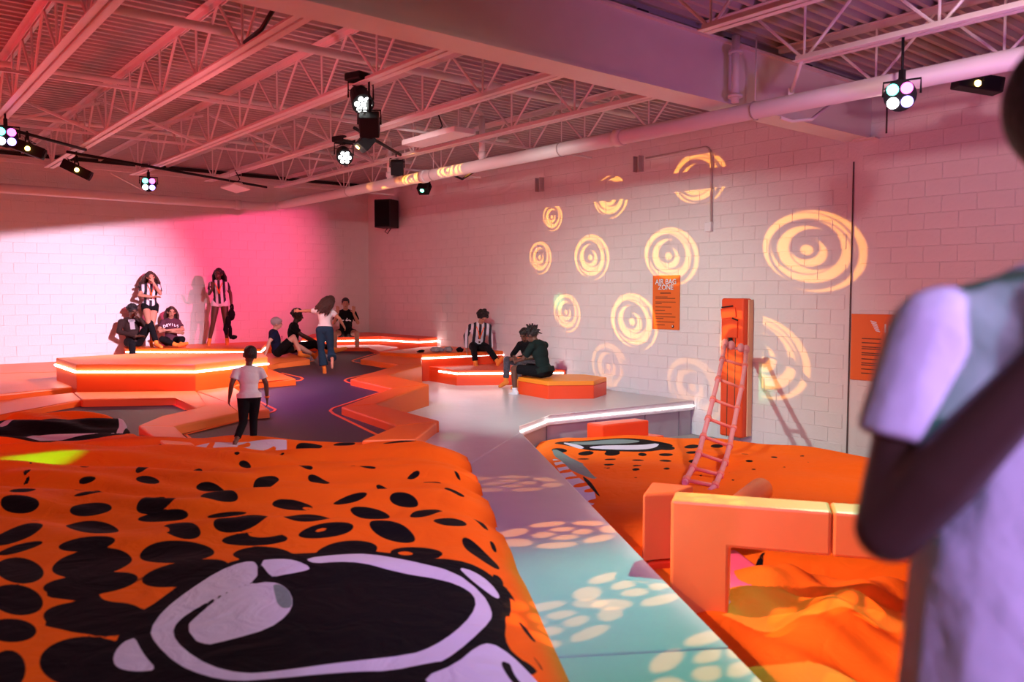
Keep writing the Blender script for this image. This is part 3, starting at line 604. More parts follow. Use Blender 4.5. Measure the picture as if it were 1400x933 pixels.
# ================================================================== AIRBAGS
def sd_poly(P, poly):
    poly = np.array(poly, float); lo = poly.min(0) - .15; hi = poly.max(0) + .15
    out = np.full(len(P), .3); k = np.where(((P > lo) & (P < hi)).all(1))[0]
    if not len(k): return out
    q = P[k]; d2 = np.full(len(k), 9.); ins = np.zeros(len(k), bool)
    for a, b in zip(poly, np.roll(poly, -1, 0)):
        e = b - a; w_ = q - a; t = np.clip((w_ @ e) / max(e @ e, 1e-9), 0, 1); d = w_ - t[:, None] * e; d2 = np.minimum(d2, (d * d).sum(1))
        c = (a[1] > q[:, 1]) != (b[1] > q[:, 1])
        with np.errstate(divide='ignore', invalid='ignore'): x = (b[0] - a[0]) * (q[:, 1] - a[1]) / (b[1] - a[1]) + a[0]
        ins ^= c & (q[:, 0] < x)
    out[k] = np.where(ins, -1, 1) * np.sqrt(d2); return out
def sd_ell(P, e):
    c = np.array(e[:2]); A = np.array([[e[2], e[4]], [e[3], e[5]]]); m = max(np.hypot(e[2], e[3]), np.hypot(e[4], e[5])) + .12
    out = np.full(len(P), .3); k = np.where((np.abs(P - c) < m).all(1))[0]
    if not len(k): return out
    uv = (P[k] - c) @ np.linalg.inv(A).T; r = np.sqrt((uv * uv).sum(1)); g = uv / np.maximum(r, 1e-6)[:, None] @ np.linalg.inv(A)
    out[k] = (r - 1) / np.maximum(np.sqrt((g * g).sum(1)), 1e-6); return out
def smooth_poly(p, it=2):
    p = np.array(p, float)
    for _ in range(it): q = np.roll(p, -1, 0); p = np.stack([p * .75 + q * .25, p * .25 + q * .75], 1).reshape(-1, 2)
    return p
def union_sd(P, ells=(), polys=(), sm=2):
    d = np.full(len(P), .3)
    for e in ells: d = np.minimum(d, sd_ell(P, e))
    for p in polys: d = np.minimum(d, sd_poly(P, smooth_poly(p, sm) if sm else p))
    return d
def airbag(name, P, Z, nu, nv, keep, black, white, grey, label, group):
    idx = np.arange(nu * nv).reshape(nu, nv); F_ = np.stack([idx[:-1, :-1], idx[1:, :-1], idx[1:, 1:], idx[:-1, 1:]], -1).reshape(-1, 4)
    if keep is not None: F_ = F_[keep(P[F_].mean(1))]
    me = bpy.data.meshes.new(name); n = len(P); me.vertices.add(n); me.vertices.foreach_set('co', np.column_stack([P, Z]).astype(np.float32).ravel())
    me.loops.add(len(F_) * 4); me.loops.foreach_set('vertex_index', F_.astype(np.int32).ravel()); me.polygons.add(len(F_)); me.polygons.foreach_set('loop_start', np.arange(0, len(F_) * 4, 4, dtype=np.int32))
    me.update(calc_edges=True); me.validate()
    for nm, dv in (('black_print', black), ('white_print', white), ('grey_print', grey)):
        a = me.attributes.new(nm, 'FLOAT', 'POINT'); a.data.foreach_set('value', dv.astype(np.float32))
    me.materials.append(M['print']); me.shade_smooth()
    bm = bmesh.new(); bm.from_mesh(me)
    bmesh.ops.delete(bm, geom=[v for v in bm.verts if not v.link_faces], context='VERTS'); bm.normal_update()
    if sum(f.normal.z for f in bm.faces) < 0: bmesh.ops.reverse_faces(bm, faces=bm.faces)
    bm.to_mesh(me); bm.free()
    o = link(bpy.data.objects.new(name, me)); return meta(o, label, 'airbag', group)
def sst(x, a, b): t = np.clip((x - a) / (b - a), 0, 1); return t * t * (3 - 2 * t)
FX, FY = .636, .772                         # along the hall, as the camera stands
# ---- left airbag
ae = np.array([.515, .857]); an = np.array([-.857, .515]); ao = np.array([2.40, 2.56]) - an * .025
nu, nv = 360, 300
tt = np.linspace(0, 1, nv) ** 1.25 * 8.5
smax = (5.35 + .146 * tt) + 1.75 * sst(tt, 3.2, 4.4) - .18 * sst(tt, .0, .0001) * (1 - sst(tt, 0, .5))
uu = np.linspace(0, 1, nu)
S = -3.2 + uu[:, None] * (smax + 3.2)[None, :]; T = np.broadcast_to(tt, S.shape)
P = (ao + S[..., None] * ae + T[..., None] * an).reshape(-1, 2); s_, t_ = S.ravel(), T.ravel()
dep = P[:, 0] * FX + P[:, 1] * FY; lat = P[:, 0] * FY - P[:, 1] * FX; sm_ = np.broadcast_to(smax, S.shape).ravel()
Zl = .50 + .20 * np.sqrt(np.clip(1 - (1 - sst(t_, -.10, .62)) ** 2, 0, 1))
far = sm_ - s_
Zl += .030 * np.sin(dep * 7.4 + 1.1 * np.sin(lat * 1.7) + .6 * np.sin(lat * 4.3)) * sst(dep, 3.6, 6.5) + .017 * np.sin(dep * 15 + lat * 3 + 2 * np.sin(lat * 2.1)) * sst(dep, 4, 7)
Zl += .012 * np.sin(lat * 3.1 + dep * 1.3) + .035 * np.exp(-((lat + 3.6) ** 2 / .9 + (dep - 8.1) ** 2 / .35)) + .020 * np.exp(-((lat - .1) ** 2 / .3 + (dep - 8.3) ** 2 / .3))
Zl -= .20 * (1 - sst(far, -.02, .30)) ** 2
eye_far = sst(t_, 3.4, 4.6) * sst(dep, 8.7, 9.7); Zl += .02 * eye_far - .05 * np.exp(-((dep - 8.95) ** 2) / .06) * sst(t_, 3.4, 4.4)
EL = [(0.982,6.88,0.11,-0.091,-0.025,-0.164), (1.07,7.339,0.09,-0.024,-0.011,-0.084), (1.487,7.115,0.106,0.037,-0.021,-0.123),
(1.445,6.857,0.109,-0.011,-0.009,-0.048), (1.364,6.455,0.125,-0.063,-0.033,-0.161), (1.557,7.47,0.064,-0.016,-0.011,-0.057),
(1.66,8.054,0.035,-0.028,-0.011,-0.052), (1.194,7.945,0.038,0.029,-0.005,-0.049), (1.161,7.77,0.048,0.035,-0.004,-0.035),
(1.285,8.332,0.013,-0.011,-0.006,-0.04), (1.264,5.964,0.126,-0.161,-0.054,-0.227), (0.842,6.013,0.159,0.106,-0.012,-0.153),
(0.812,5.714,0.126,0.04,-0.007,-0.077), (1.143,5.537,0.148,-0.056,-0.024,-0.126), (1.091,5.157,0.203,-0.038,-0.05,-0.275),
(0.738,5.267,0.099,-0.128,-0.045,-0.262), (0.65,4.757,0.096,-0.128,-0.039,-0.221), (0.566,4.339,0.091,-0.075,-0.022,-0.153),
(1,4.774,0.215,-0.079,-0.034,-0.179), (0.908,4.268,0.19,-0.186,-0.052,-0.222), (0.494,3.895,0.05,-0.076,-0.039,-0.193),
(0.763,3.776,0.154,-0.127,-0.057,-0.267), (1.519,5.004,0.173,-0.142,-0.071,-0.228), (1.437,4.585,0.217,-0.052,-0.052,-0.187),
(1.68,5.436,0.072,-0.157,-0.063,-0.171), (1.714,5.933,0.155,-0.053,-0.031,-0.114), (1.762,6.25,0.148,0.023,-0.049,-0.201),
(1.817,6.596,0.097,-0.029,-0.015,-0.056), (1.944,7.141,0.058,-0.127,-0.035,-0.115), (2.011,7.513,0.078,0.061,-0.022,-0.105),
(2.379,7.268,0.068,0.023,-0.03,-0.104), (2.259,6.54,0.073,-0.129,-0.049,-0.13), (2.177,6.127,0.092,-0.14,-0.063,-0.164),
(2.074,5.69,0.119,-0.062,-0.018,-0.051), (2.05,5.359,0.186,-0.004,-0.072,-0.212), (1.978,4.954,0.168,-0.108,-0.052,-0.131),
(2.681,6.444,0.129,0.044,-0.052,-0.145), (2.64,6.115,0.11,-0.054,-0.026,-0.062), (2.516,5.635,0.079,-0.121,-0.056,-0.118),
(2.819,7.254,0.034,-0.058,-0.029,-0.07), (2.839,7.495,0.02,-0.017,-0.015,-0.038), (3.228,7.379,0.035,0.025,-0.014,-0.038),
(1.888,4.608,0.136,-0.112,-0.07,-0.168), (0.997,6.365,0.029,-0.024,-0.004,-0.024)]
ER = [(3.545,6.593,0.064,0.007,-0.043,-0.087), (3.114,6.632,0.028,-0.094,-0.031,-0.06), (3.078,6.298,0.031,-0.138,-0.05,-0.091),
(2.999,5.879,0.122,0.004,-0.024,-0.051), (2.681,6.081,0.052,-0.065,-0.028,-0.06), (3.362,5.678,-0.009,-0.168,-0.042,-0.057),
(2.938,5.484,0.142,-0.001,-0.03,-0.061), (2.547,5.61,0.083,-0.126,-0.057,-0.117), (2.449,5.185,0.142,-0.076,-0.078,-0.169),
(2.897,5.12,0.071,-0.157,-0.067,-0.109), (3.246,5.221,0.063,-0.101,-0.059,-0.091), (3.208,4.855,0.142,0.004,-0.068,-0.116),
(3.783,5.636,0.085,-0.009,-0.032,-0.052), (3.753,5.877,0.069,0.009,-0.027,-0.046), (3.823,6.285,0.003,-0.058,-0.026,-0.038),
(3.669,5.162,-0.008,-0.144,-0.049,-0.057), (3.419,4.516,-0.06,-0.18,-0.039,-0.034), (3.157,4.491,0.087,-0.072,-0.062,-0.088),
(2.751,4.575,0.058,-0.189,-0.084,-0.122), (2.405,4.819,0.178,-0.035,-0.053,-0.116), (3,3.949,-0.052,-0.254,-0.078,-0.07),
(2.639,4.108,0.107,-0.122,-0.077,-0.115), (2.339,4.414,0.184,-0.043,-0.081,-0.169), (3.186,4.053,-0.031,-0.069,-0.024,-0.015),
(2.802,3.522,-0.02,-0.067,-0.041,-0.03), (2.743,3.353,-0.033,-0.09,-0.016,-0.01), (4.079,5.692,-0.019,-0.069,-0.026,-0.028),
(3.533,6.271,0.041,-0.072,-0.017,-0.029), (2.111,4.841,0.035,-0.003,-0.022,-0.056), (2.516,2.938,-0.034,-0.097,-0.018,-0.01),
(3.687,7.747,0.122,-0.051,-0.054,-0.115), (4.062,7.7,0.106,-0.043,-0.038,-0.073), (4.503,7.316,0.179,-0.038,-0.033,-0.056),
(2.331,2.646,-0.026,-0.057,-0.009,-0.003)]
EYE = [(1.044,4.187),(1.121,4.196),(1.303,4.382),(1.439,4.499),(1.608,4.545),(1.768,4.577),(1.915,4.558),(2.117,4.497),(2.32,4.421),(2.437,4.362),(2.538,4.187),(2.596,3.996),(2.745,3.857),(2.807,3.704),(2.794,3.505),(2.713,3.304),(2.584,3.14),(2.444,3.009),(2.319,2.866),(2.25,2.72),(2.286,2.585),(2.197,2.54),(2.169,2.572),(2.172,2.358),(1.971,2.024),(1.512,2.223),(0.717,2.996),(0.789,3.498),(0.849,3.573),(0.84,3.713),(0.923,3.934)]
BIGSPOT = [(0.777,4.75),(0.834,4.844),(0.922,4.896),(1.073,4.901),(1.192,4.803),(1.225,4.659),(1.078,4.755),(1.015,4.671),(0.988,4.552),(1.001,4.452),(1.09,4.335),(1.112,4.158),(1.092,4.025),(1.03,4),(0.953,3.954),(0.877,3.99),(0.832,4.071),(0.778,4.162),(0.722,4.254),(0.692,4.317),(0.753,4.424),(0.907,4.529),(0.826,4.641),(0.788,4.683)]
ORNG = [[(2.56,4.202),(2.62,4.187),(2.624,4.101),(2.57,4.092),(2.543,4.141)], [(2.564,5.53),(2.617,5.527),(2.602,5.459),(2.549,5.453)], [(2.341,4.868),(2.425,4.879),(2.422,4.833),(2.338,4.822)], [(1.611,5.676),(1.641,5.567),(1.603,5.412),(1.52,5.449),(1.533,5.615)], [(1.964,5.099),(2.098,5.068),(2.177,4.924),(2.01,4.945)], [(2.551,3.14),(2.485,2.963),(2.369,2.69),(2.374,2.763),(2.38,2.879),(2.412,2.979)]]
WL = [[(1.798,4.469),(1.737,4.519),(1.565,4.471),(1.365,4.317),(1.179,4.123),(1.057,3.918),(1.035,3.751),(1.041,3.467),(1.092,3.28),(1.167,3.146),(1.301,3.06),(1.458,2.979),(1.602,2.902),(1.686,2.841),(1.883,2.808),(1.927,2.79),(2.13,2.888),(2.381,3.049),(2.473,3.155),(2.579,3.372),(2.619,3.68),(2.517,3.976),(2.419,4.285),(2.276,4.366),(2.039,4.37),(2.032,4.244),(2.159,4.205),(2.266,4.117),(2.356,3.866),(2.504,3.622),(2.535,3.436),(2.479,3.291),(2.332,3.137),(2.142,3.012),(1.972,2.939),(1.843,2.922),(1.582,3.021),(1.331,3.116),(1.216,3.187),(1.138,3.352),(1.108,3.603),(1.122,3.801),(1.186,3.932),(1.324,4.04),(1.523,4.16),(1.686,4.193)],
      [(1.194,3.836),(1.294,3.945),(1.461,4.111),(1.602,4.174),(1.746,4.136),(1.765,3.987),(1.707,3.787),(1.61,3.641),(1.473,3.545),(1.306,3.547),(1.174,3.571)],
      [(1.807,4.479),(1.919,4.444),(1.979,4.369),(1.999,4.175),(1.916,4.166),(1.799,4.188),(1.76,4.176)],
      [(0.987,3.891),(0.974,3.784),(0.963,3.638),(0.965,3.478),(0.919,3.5),(0.877,3.542),(0.845,3.607),(0.847,3.692),(0.879,3.789),(0.932,3.867)],
      [(2.68,3.743),(2.727,3.643),(2.716,3.476),(2.656,3.316),(2.609,3.292),(2.615,3.419),(2.635,3.571)],
      [(1.774,2.717),(1.946,2.736),(2.141,2.84),(2.224,2.847),(2.236,2.724),(2.205,2.539),(2.164,2.38),(2.114,2.301),(1.746,2.605)]]
FARB = [(1.06,11.251),(1.434,11.271),(1.622,11.411),(2.085,11.208),(2.547,11.064),(2.653,10.844),(2.63,10.189),(2.418,9.536),(2.265,9.589),(2.029,9.644),(1.806,9.739),(1.698,9.606),(1.591,9.657),(1.374,9.95),(0.974,10.375)]
FARW = [[(2.547,11.064),(2.633,10.94),(2.642,10.571),(2.595,10.266),(2.383,9.807),(2.285,9.645),(2.259,9.667),(2.444,10.11),(2.553,10.47),(2.584,10.797)], [(1.453,10.098),(1.602,10.45),(1.731,10.409),(1.856,10.134),(2.039,10.047),(2.231,9.932),(2.173,9.789),(1.998,9.85),(1.822,9.824),(1.62,9.69),(1.532,9.857)],
        [(1.351,11.012),(1.509,11.257),(1.704,11.344),(1.578,11.201),(1.422,10.896)], [(1.279,10.632),(1.349,10.626),(1.423,10.254),(1.372,10.265),(1.321,10.409)]]
STRW = [(2.725,8.401),(2.973,8.326),(3.287,8.147),(3.549,7.984),(3.446,7.755),(3.198,7.711),(3.071,7.988),(2.795,8.241)]
blk = union_sd(P, EL + ER, [EYE, BIGSPOT, FARB, [(2.338,8.697),(2.422,8.761),(2.54,8.783),(2.632,8.634),(2.599,8.526),(2.417,8.528),(2.33,8.515)]], 1)
for q in ORNG: blk = np.maximum(blk, -sd_poly(P, smooth_poly(q)))
wht = union_sd(P, (), WL + FARW, 1); wht = np.minimum(wht, sd_poly(P, STRW))
for q in ([(2.138,2.68),(2.182,2.661),(2.126,2.571),(2.093,2.47),(2.126,2.38),(2.05,2.428),(2.076,2.547)], [(2.865,8.337),(2.957,8.366),(2.838,8.155),(2.781,8.202)], [(3.139,8.163),(3.257,8.171),(3.109,7.932),(3.018,8.006)], [(3.275,7.895),(3.445,7.964),(3.269,7.701),(3.187,7.72)]):
    wht = np.maximum(wht, -sd_poly(P, smooth_poly(q)))
gry = union_sd(P, (), [[(1.741,4.124),(1.765,3.987),(1.705,3.789),(1.644,3.701),(1.62,3.775),(1.679,3.956)]], 1)
airbag('airbag', P, Zl, nu, nv, None, blk, wht, gry, 'big orange airbag with black leopard spots and a big eye, beside the grey walkway', 'airbags')
# ---- right airbags, parted by a valley
nu2, nv2 = 300, 240
FE = sorted(p[:2] for p in [(7.428,8.437,0.12), (7.765,8.445,0.12), (8.385,8.043,0.12), (8.978,7.445,0.12), (9.152,7.158,0.12), (9.508,6.054,0.12), (9.639,4.995,0.12)]); fx_, fy_ = [p[0] for p in FE], [p[1] for p in FE]
xl_ = lambda y: np.where(y < 7.6, 3.08 + (y - 2.01) * .596, 6.42 + (y - 7.6) * 1.2) + .04
yfr = np.linspace(0, 1, nu2)[:, None]; xfr = (np.linspace(0, 1, nv2) ** 1.15)[None, :]; Yg = -3.2 + yfr * 11 + 0 * xfr
for _ in range(6):
    Xg = xl_(Yg) + xfr * (10.03 - xl_(Yg)); Yg = -3.2 + yfr * (np.interp(Xg, fx_, fy_) + 3.2)
P2 = np.column_stack([Xg.ravel(), Yg.ravel()]); d2_ = P2[:, 0] * FX + P2[:, 1] * FY; l2_ = P2[:, 0] * FY - P2[:, 1] * FX
VA, VB = np.array((4.479,4.288,0.2)[:2]), np.array((5.848,2.64,0.2)[:2]); vd = (VB - VA) / np.linalg.norm(VB - VA); vn = np.array([-vd[1], vd[0]]); side = (P2 - VA) @ vn
edge = np.minimum(np.minimum((P2[:, 0] - xl_(P2[:, 1])) * .86, 10.03 - P2[:, 0]), np.interp(P2[:, 0], fx_, fy_) - P2[:, 1])
Z2 = .06 + .22 * np.sqrt(np.clip(1 - (1 - sst(edge, -.25, .75)) ** 2, 0, 1)) - .16 * np.exp(-(side / .16) ** 2)
Z2 += .012 * np.sin(l2_ * 5 + 1.5 * np.sin(d2_ * 2)) + .012 * np.sin(d2_ * 6 + l2_ * 2.2) * sst(edge, 0, .4)
nearm = side < 0
Z2 += np.where(nearm, .05 * np.sin(l2_ * 3.2 + d2_ * 1.4) * sst(-side, 0, .5) + .02 * np.sin(l2_ * 9 + 3 * np.sin(d2_ * 3)) * sst(-side, .1, .5) + .03 * np.sin(l2_ * 6.5 - d2_ * 4 + 2 * np.sin(d2_ * 1.7)) * sst(-side, .05, .3) + .012 * np.sin(l2_ * 17 + d2_ * 9 + 2.5 * np.sin(l2_ * 3)) * sst(-side, .0, .3) - .05 * np.exp(-(((P2 - np.array((4.783,3.027,0.3)[:2])) @ np.array([.9, .44])) / .05) ** 2) * sst(-side, 0, .3), 0)
Z2 += .05 * np.exp(-((P2 - np.array((3.636,3.179,0.3)[:2])) ** 2).sum(1) / .12)
E2 = [(6.992,7.54,0.046,-0.096,-0.071,-0.074), (7.097,7.167,0.075,-0.062,-0.069,-0.07), (7.292,6.906,0.074,-0.061,-0.085,-0.08),
(6.856,6.97,0.058,-0.048,-0.032,-0.033), (7.047,6.706,0.058,-0.048,-0.033,-0.032), (6.793,6.484,0.049,-0.04,-0.037,-0.035),
(6.661,6.387,0.03,-0.025,-0.018,-0.017), (7.534,6.631,0.041,-0.034,-0.065,-0.058), (7.241,6.441,0.057,-0.047,-0.04,-0.036),
(6.956,6.208,0.044,-0.036,-0.025,-0.022), (6.828,6.103,0.035,-0.029,-0.036,-0.032), (8.174,6.784,0.081,-0.067,-0.141,-0.117),
(7.771,6.461,0.068,-0.056,-0.06,-0.05), (7.52,6.258,0.057,-0.047,-0.049,-0.041), (7.063,5.858,0.03,-0.024,-0.037,-0.031),
(8.456,6.604,0.075,-0.062,-0.094,-0.074), (8.093,6.308,0.063,-0.052,-0.071,-0.055), (7.771,6.039,0.047,-0.039,-0.058,-0.045),
(7.259,5.584,0.021,-0.018,-0.025,-0.02), (6.603,5.898,0.016,-0.013,-0.017,-0.015), (8.688,6.385,0.062,-0.051,-0.079,-0.059),
(7.122,5.432,0.013,-0.011,-0.018,-0.014), (6.417,5.731,0.015,-0.013,-0.016,-0.014), (6.194,5.961,0.01,-0.008,-0.015,-0.015)]
E3 = [(8.542,5.862,0.036,-0.03,-0.029,-0.02), (8.167,5.542,0.025,-0.035,-0.039,-0.026), (8.691,5.548,0.021,-0.031,-0.072,-0.045),
(9.019,5.372,0.019,-0.016,-0.037,-0.022), (7.898,5.301,0.014,-0.019,-0.031,-0.02), (8.233,5.126,0.012,-0.01,-0.025,-0.016),
(8.703,5.1,0.01,-0.008,-0.021,-0.012), (7.531,5.38,0.017,-0.014,-0.017,-0.012), (7.272,5.132,0.013,-0.011,-0.021,-0.015),
(7.691,5.101,0.009,-0.008,-0.011,-0.008), (7.258,5.58,0.021,-0.017,-0.022,-0.017), (7.099,5.421,0.011,-0.009,-0.021,-0.016)]
blk2 = union_sd(P2, E2 + E3, [[(7.262,7.985),(7.5,8.011),(7.836,7.81),(8.099,7.593),(8.403,7.191),(8.44,6.869),(8.203,6.783),(7.964,6.711),(7.704,6.691),(7.509,6.801),(7.313,7.014),(7.194,7.28),(7.248,7.682)], [(6.209,6.33),(6.054,6.076),(5.792,5.681),(5.726,5.573),(5.725,5.614),(5.929,5.997)], [(5.522,3.567),(5.374,3.51),(5.132,3.358),(5.133,3.383),(5.217,3.446),(5.161,3.465),(5.268,3.513)]], 1)
wht2 = union_sd(P2, (), [[(7.302,7.39),(7.688,7.207),(8.045,7.137),(8.38,7.063),(8.12,6.921),(7.757,6.815),(7.5,6.924),(7.316,7.179)], [(7.413,7.948),(7.464,7.789),(7.302,7.39),(7.184,7.354),(7.279,7.684)], [(6.566,7.233),(6.608,7.139),(6.237,6.507),(5.929,5.997),(5.725,5.614),(5.403,5.38),(5.581,5.733),(5.961,6.34)]], 1)
for q in [(6.489,7.038,0.057,-0.047,-0.042,-0.046), (6.355,6.812,0.061,-0.05,-0.046,-0.049), (6.227,6.598,0.062,-0.051,-0.044,-0.047),
(6.047,6.309,0.065,-0.054,-0.046,-0.048), (5.85,5.975,0.065,-0.053,-0.048,-0.049), (5.778,5.777,0.049,-0.04,-0.037,-0.037),
(5.592,5.527,0.052,-0.043,-0.043,-0.042)]: wht2 = np.maximum(wht2, -sd_ell(P2, q))
gry2 = union_sd(P2, (), [[(6.955,7.676),(7.004,7.568),(6.82,7.145),(6.516,6.592),(6.182,6.064),(6.141,6.117),(6.236,6.407),(6.307,6.657)], [(7.461,7.938),(7.966,7.642),(8.16,7.392),(8.237,7.239),(7.895,7.289),(7.563,7.422),(7.404,7.609)]], 1)
for i, q in enumerate([(6.609,6.791,-0.03,-0.129,-0.019,-0.016), (6.29,6.363,-0.006,-0.112,-0.017,-0.015), (6.235,6.211,0.008,-0.097,-0.016,-0.015)]): gry2 = np.minimum(gry2, sd_ell(P2, q))
airbag('airbag', P2, Z2, nu2, nv2, lambda c: ((c - VA) @ vn) >= 0, blk2, wht2, gry2, 'flatter orange airbag with small black spots below the grey landing, by the wall', 'airbags')
airbag('airbag', P2, Z2, nu2, nv2, lambda c: ((c - VA) @ vn) < 0, np.full(len(P2), .3), np.full(len(P2), .3), np.full(len(P2), .3), 'plain wrinkled orange airbag in the foreground under the orange arch block', 'airbags')
slab('mat', [(5.346,3.951,0.27), (5.447,3.919,0.27), (4.94,3.116,0.27), (4.338,3.058,0.27), (4.212,3.162,0.27)], .02, M['pink_light_patch'], 'added pink wedge for pink light glimpsed under the orange arch block', 'mat')  # added wedge, pink light on the airbags put into its colour
# ---- soft play blocks
def upright(name, poly, org, du, db, thick, m, parent, bevel=.02):
    """prism of an outline given in (along, up), pushed back by thick"""
    bm = bmesh.new(); du = Vector((*du, 0)); db = Vector((*db, 0)); o_ = Vector((*org, 0))
    A = [bm.verts.new(o_ + du * s + Vector((0, 0, z))) for s, z in poly]; B_ = [bm.verts.new(v.co + db * thick) for v in A]; n = len(A)
    bm.faces.new(A); bm.faces.new(B_[::-1])
    for i in range(n): bm.faces.new((A[(i + 1) % n], A[i], B_[i], B_[(i + 1) % n]))
    bmesh.ops.recalc_face_normals(bm, faces=bm.faces)
    bmesh.ops.bevel(bm, geom=list(bm.edges), offset=bevel, segments=2, profile=.5, affect='EDGES', clamp_overlap=True)
    bmesh.ops.triangulate(bm, faces=[f for f in bm.faces if len(f.verts) > 4]); return bm_obj(name, bm, m, parent)
ar = empty('arch_block', (4.1, 3.2, .15), 0, 'orange foam arch block with a long beam and a thick leg beside the walkway', 'block', 'soft play blocks')
du, db = (.549, -.836), (.836, .549)
upright('leg_and_beam', [(0, .12), (0, .95), (.95, .95), (.95, .675), (.36, .675), (.36, .12)], (4.01, 3.29), du, db, .25, M['peach'], ar)
upright('beam_end', [(.954, .95), (2.3, .95), (2.3, .12), (1.95, .12), (1.95, .675), (.954, .675)], (4.01, 3.29), du, db, .25, M['peach'], ar)
cb = empty('column_block', (4.7, 4.0, .1), 0, 'orange foam column block standing just left of and behind the arch block', 'block', 'soft play blocks')
prism('column', [(4.539,3.989,0.77), (4.778,3.873,0.77), (5.056,3.922,0.77), (4.898,4.212,0.77)], .27, M['peach'], cb); prism('foot', [(4.595,3.994,0.24), (4.856,3.888,0.24), (5.347,3.951,0.24), (5.023,4.244,0.24)], .06, M['red_orange'], cb)
ro = empty('foam_roller', (6.228,4.252,0.36), 0, 'pink-lit orange foam roller lying behind the arch block beam', 'roller')
a_, b_ = Vector((5.445,3.955,0.4)), Vector((6.724,4.416,0.4)); q_ = (b_ - a_).normalized()
tube('cylinder', [a_, a_ + q_ * .02, b_ - q_ * .05, b_ - q_ * .015, b_], [.10, .11, .11, .10, .07], M['peach'], ro, 24)
stp = empty('foam_steps', (8.6, 7.9, 0), 0, 'red foam two-step block against the lit front of the grey landing', 'steps')
prism('upper_step', [(8.141,8.212,0.42), (8.992,8.067,0.42), (8.999,7.8,0.42), (8.154,7.916,0.42)], .205, M['red_orange'], stp); prism('lower_step', [(8.11,8.223,0.2), (9.079,8.142,0.2), (9.18,7.66,0.2), (8.222,7.701,0.2)], 0, M['red_orange'], stp)
# ---- padded post and rope ladder
pp = empty('padded_post', (10.4, 7.5, 0), 0, 'tall red-orange padded post on the right wall with the rope ladder in front', 'post')
PQ = [(10.28,7.515,2.18), (10.28,7.116,2.182)]
yA, yB = PQ[0][1], PQ[1][1]; zt = PQ[0][2]
box('cushion', (10.385, (yA + yB) / 2, zt / 2 + .05), (.21, yA - yB, zt - .1), M['red_orange'], pp, 0, .03)
box('back_board', (10.44, yB - .012, zt / 2 + .05), (.11, .02, zt - .14), M['wood'], pp)
for k in (1, 2): box('seam', (10.279, yA - (yA - yB) * k / 3, zt * .42), (.004, .012, zt * .75), M['ink'], pp)
ym = (yA + yB) / 2
box('flap', (10.272, ym + .06, zt - .22), (.016, .26, .15), M['red_orange'], pp, 0, .005, R=Matrix.Rotation(-.12, 3, 'X')); box('slot', (10.268, ym + .08, zt - .125), (.02, .20, .016), M['black'], pp, R=Matrix.Rotation(-.12, 3, 'X'))
box('flap', (10.270, ym - .02, zt - .46), (.02, .17, .25), M['red_orange'], pp, 0, .005); box('slot', (10.268, ym - .06, zt - .31), (.02, .10, .018), M['black'], pp, R=Matrix.Rotation(.3, 3, 'X'))
box('buckle', (10.25, ym + .0, zt - .66), (.03, .06, .15), M['black'], pp, 0, .01)
ld = empty('rope_ladder', (6.676,5.123,0.276), 0, 'pink rope ladder with eight coral rungs slanting down from the padded post', 'ladder')
LP = [(9.82,7.104,1.533), (9.617,6.996,1.322), (9.187,6.749,1.091), (8.753,6.506,0.873), (8.328,6.259,0.693), (7.908,6.01,0.546), (7.498,5.755,0.432), (7.078,5.512,0.366), (6.701,5.301,0.325), (6.609,5.246,0.316)]
RP_ = [(10.052,6.907,1.449), (9.818,6.759,1.234), (9.386,6.511,0.974), (8.95,6.271,0.761), (8.525,6.023,0.579), (8.105,5.775,0.445), (7.641,5.502,0.353), (7.222,5.26,0.312), (6.848,5.047,0.289), (6.677,4.991,0.267)]
tube('rail', LP, .030, M['rope'], ld, 10); tube('rail', RP_, .030, M['rope'], ld, 10)
for a, b in list(zip(LP, RP_))[1:9]:
    rg = tube('rung', [a, b], .021, M['rung'], ld, 10)
    for p in (a, b):
        q = (Vector(LP[0]) - Vector(LP[8])).normalized() * .035; tube('wrap', [Vector(p) - q, Vector(p) + q], .042, M['rung'], rg, 10)
tube('top_rope', [LP[0], Vector(LP[0]).lerp(Vector(RP_[0]), .5) + Vector((0, 0, -.03)), RP_[0]], .022, M['rope'], ld, 8)
for c in (LP[0], Vector(LP[0]).lerp(Vector(RP_[0]), .3), Vector(LP[0]).lerp(Vector(RP_[0]), .75), RP_[0]):
    bm = bmesh.new(); lump(bm, c, (.05, .055, .07), .6); bm_obj('knot', bm, M['rope'], ld, True)
tube('sling', [Vector(LP[0]).lerp(Vector(RP_[0]), .45), (10.22, ym, zt - .70)], .014, M['black'], ld, 8)

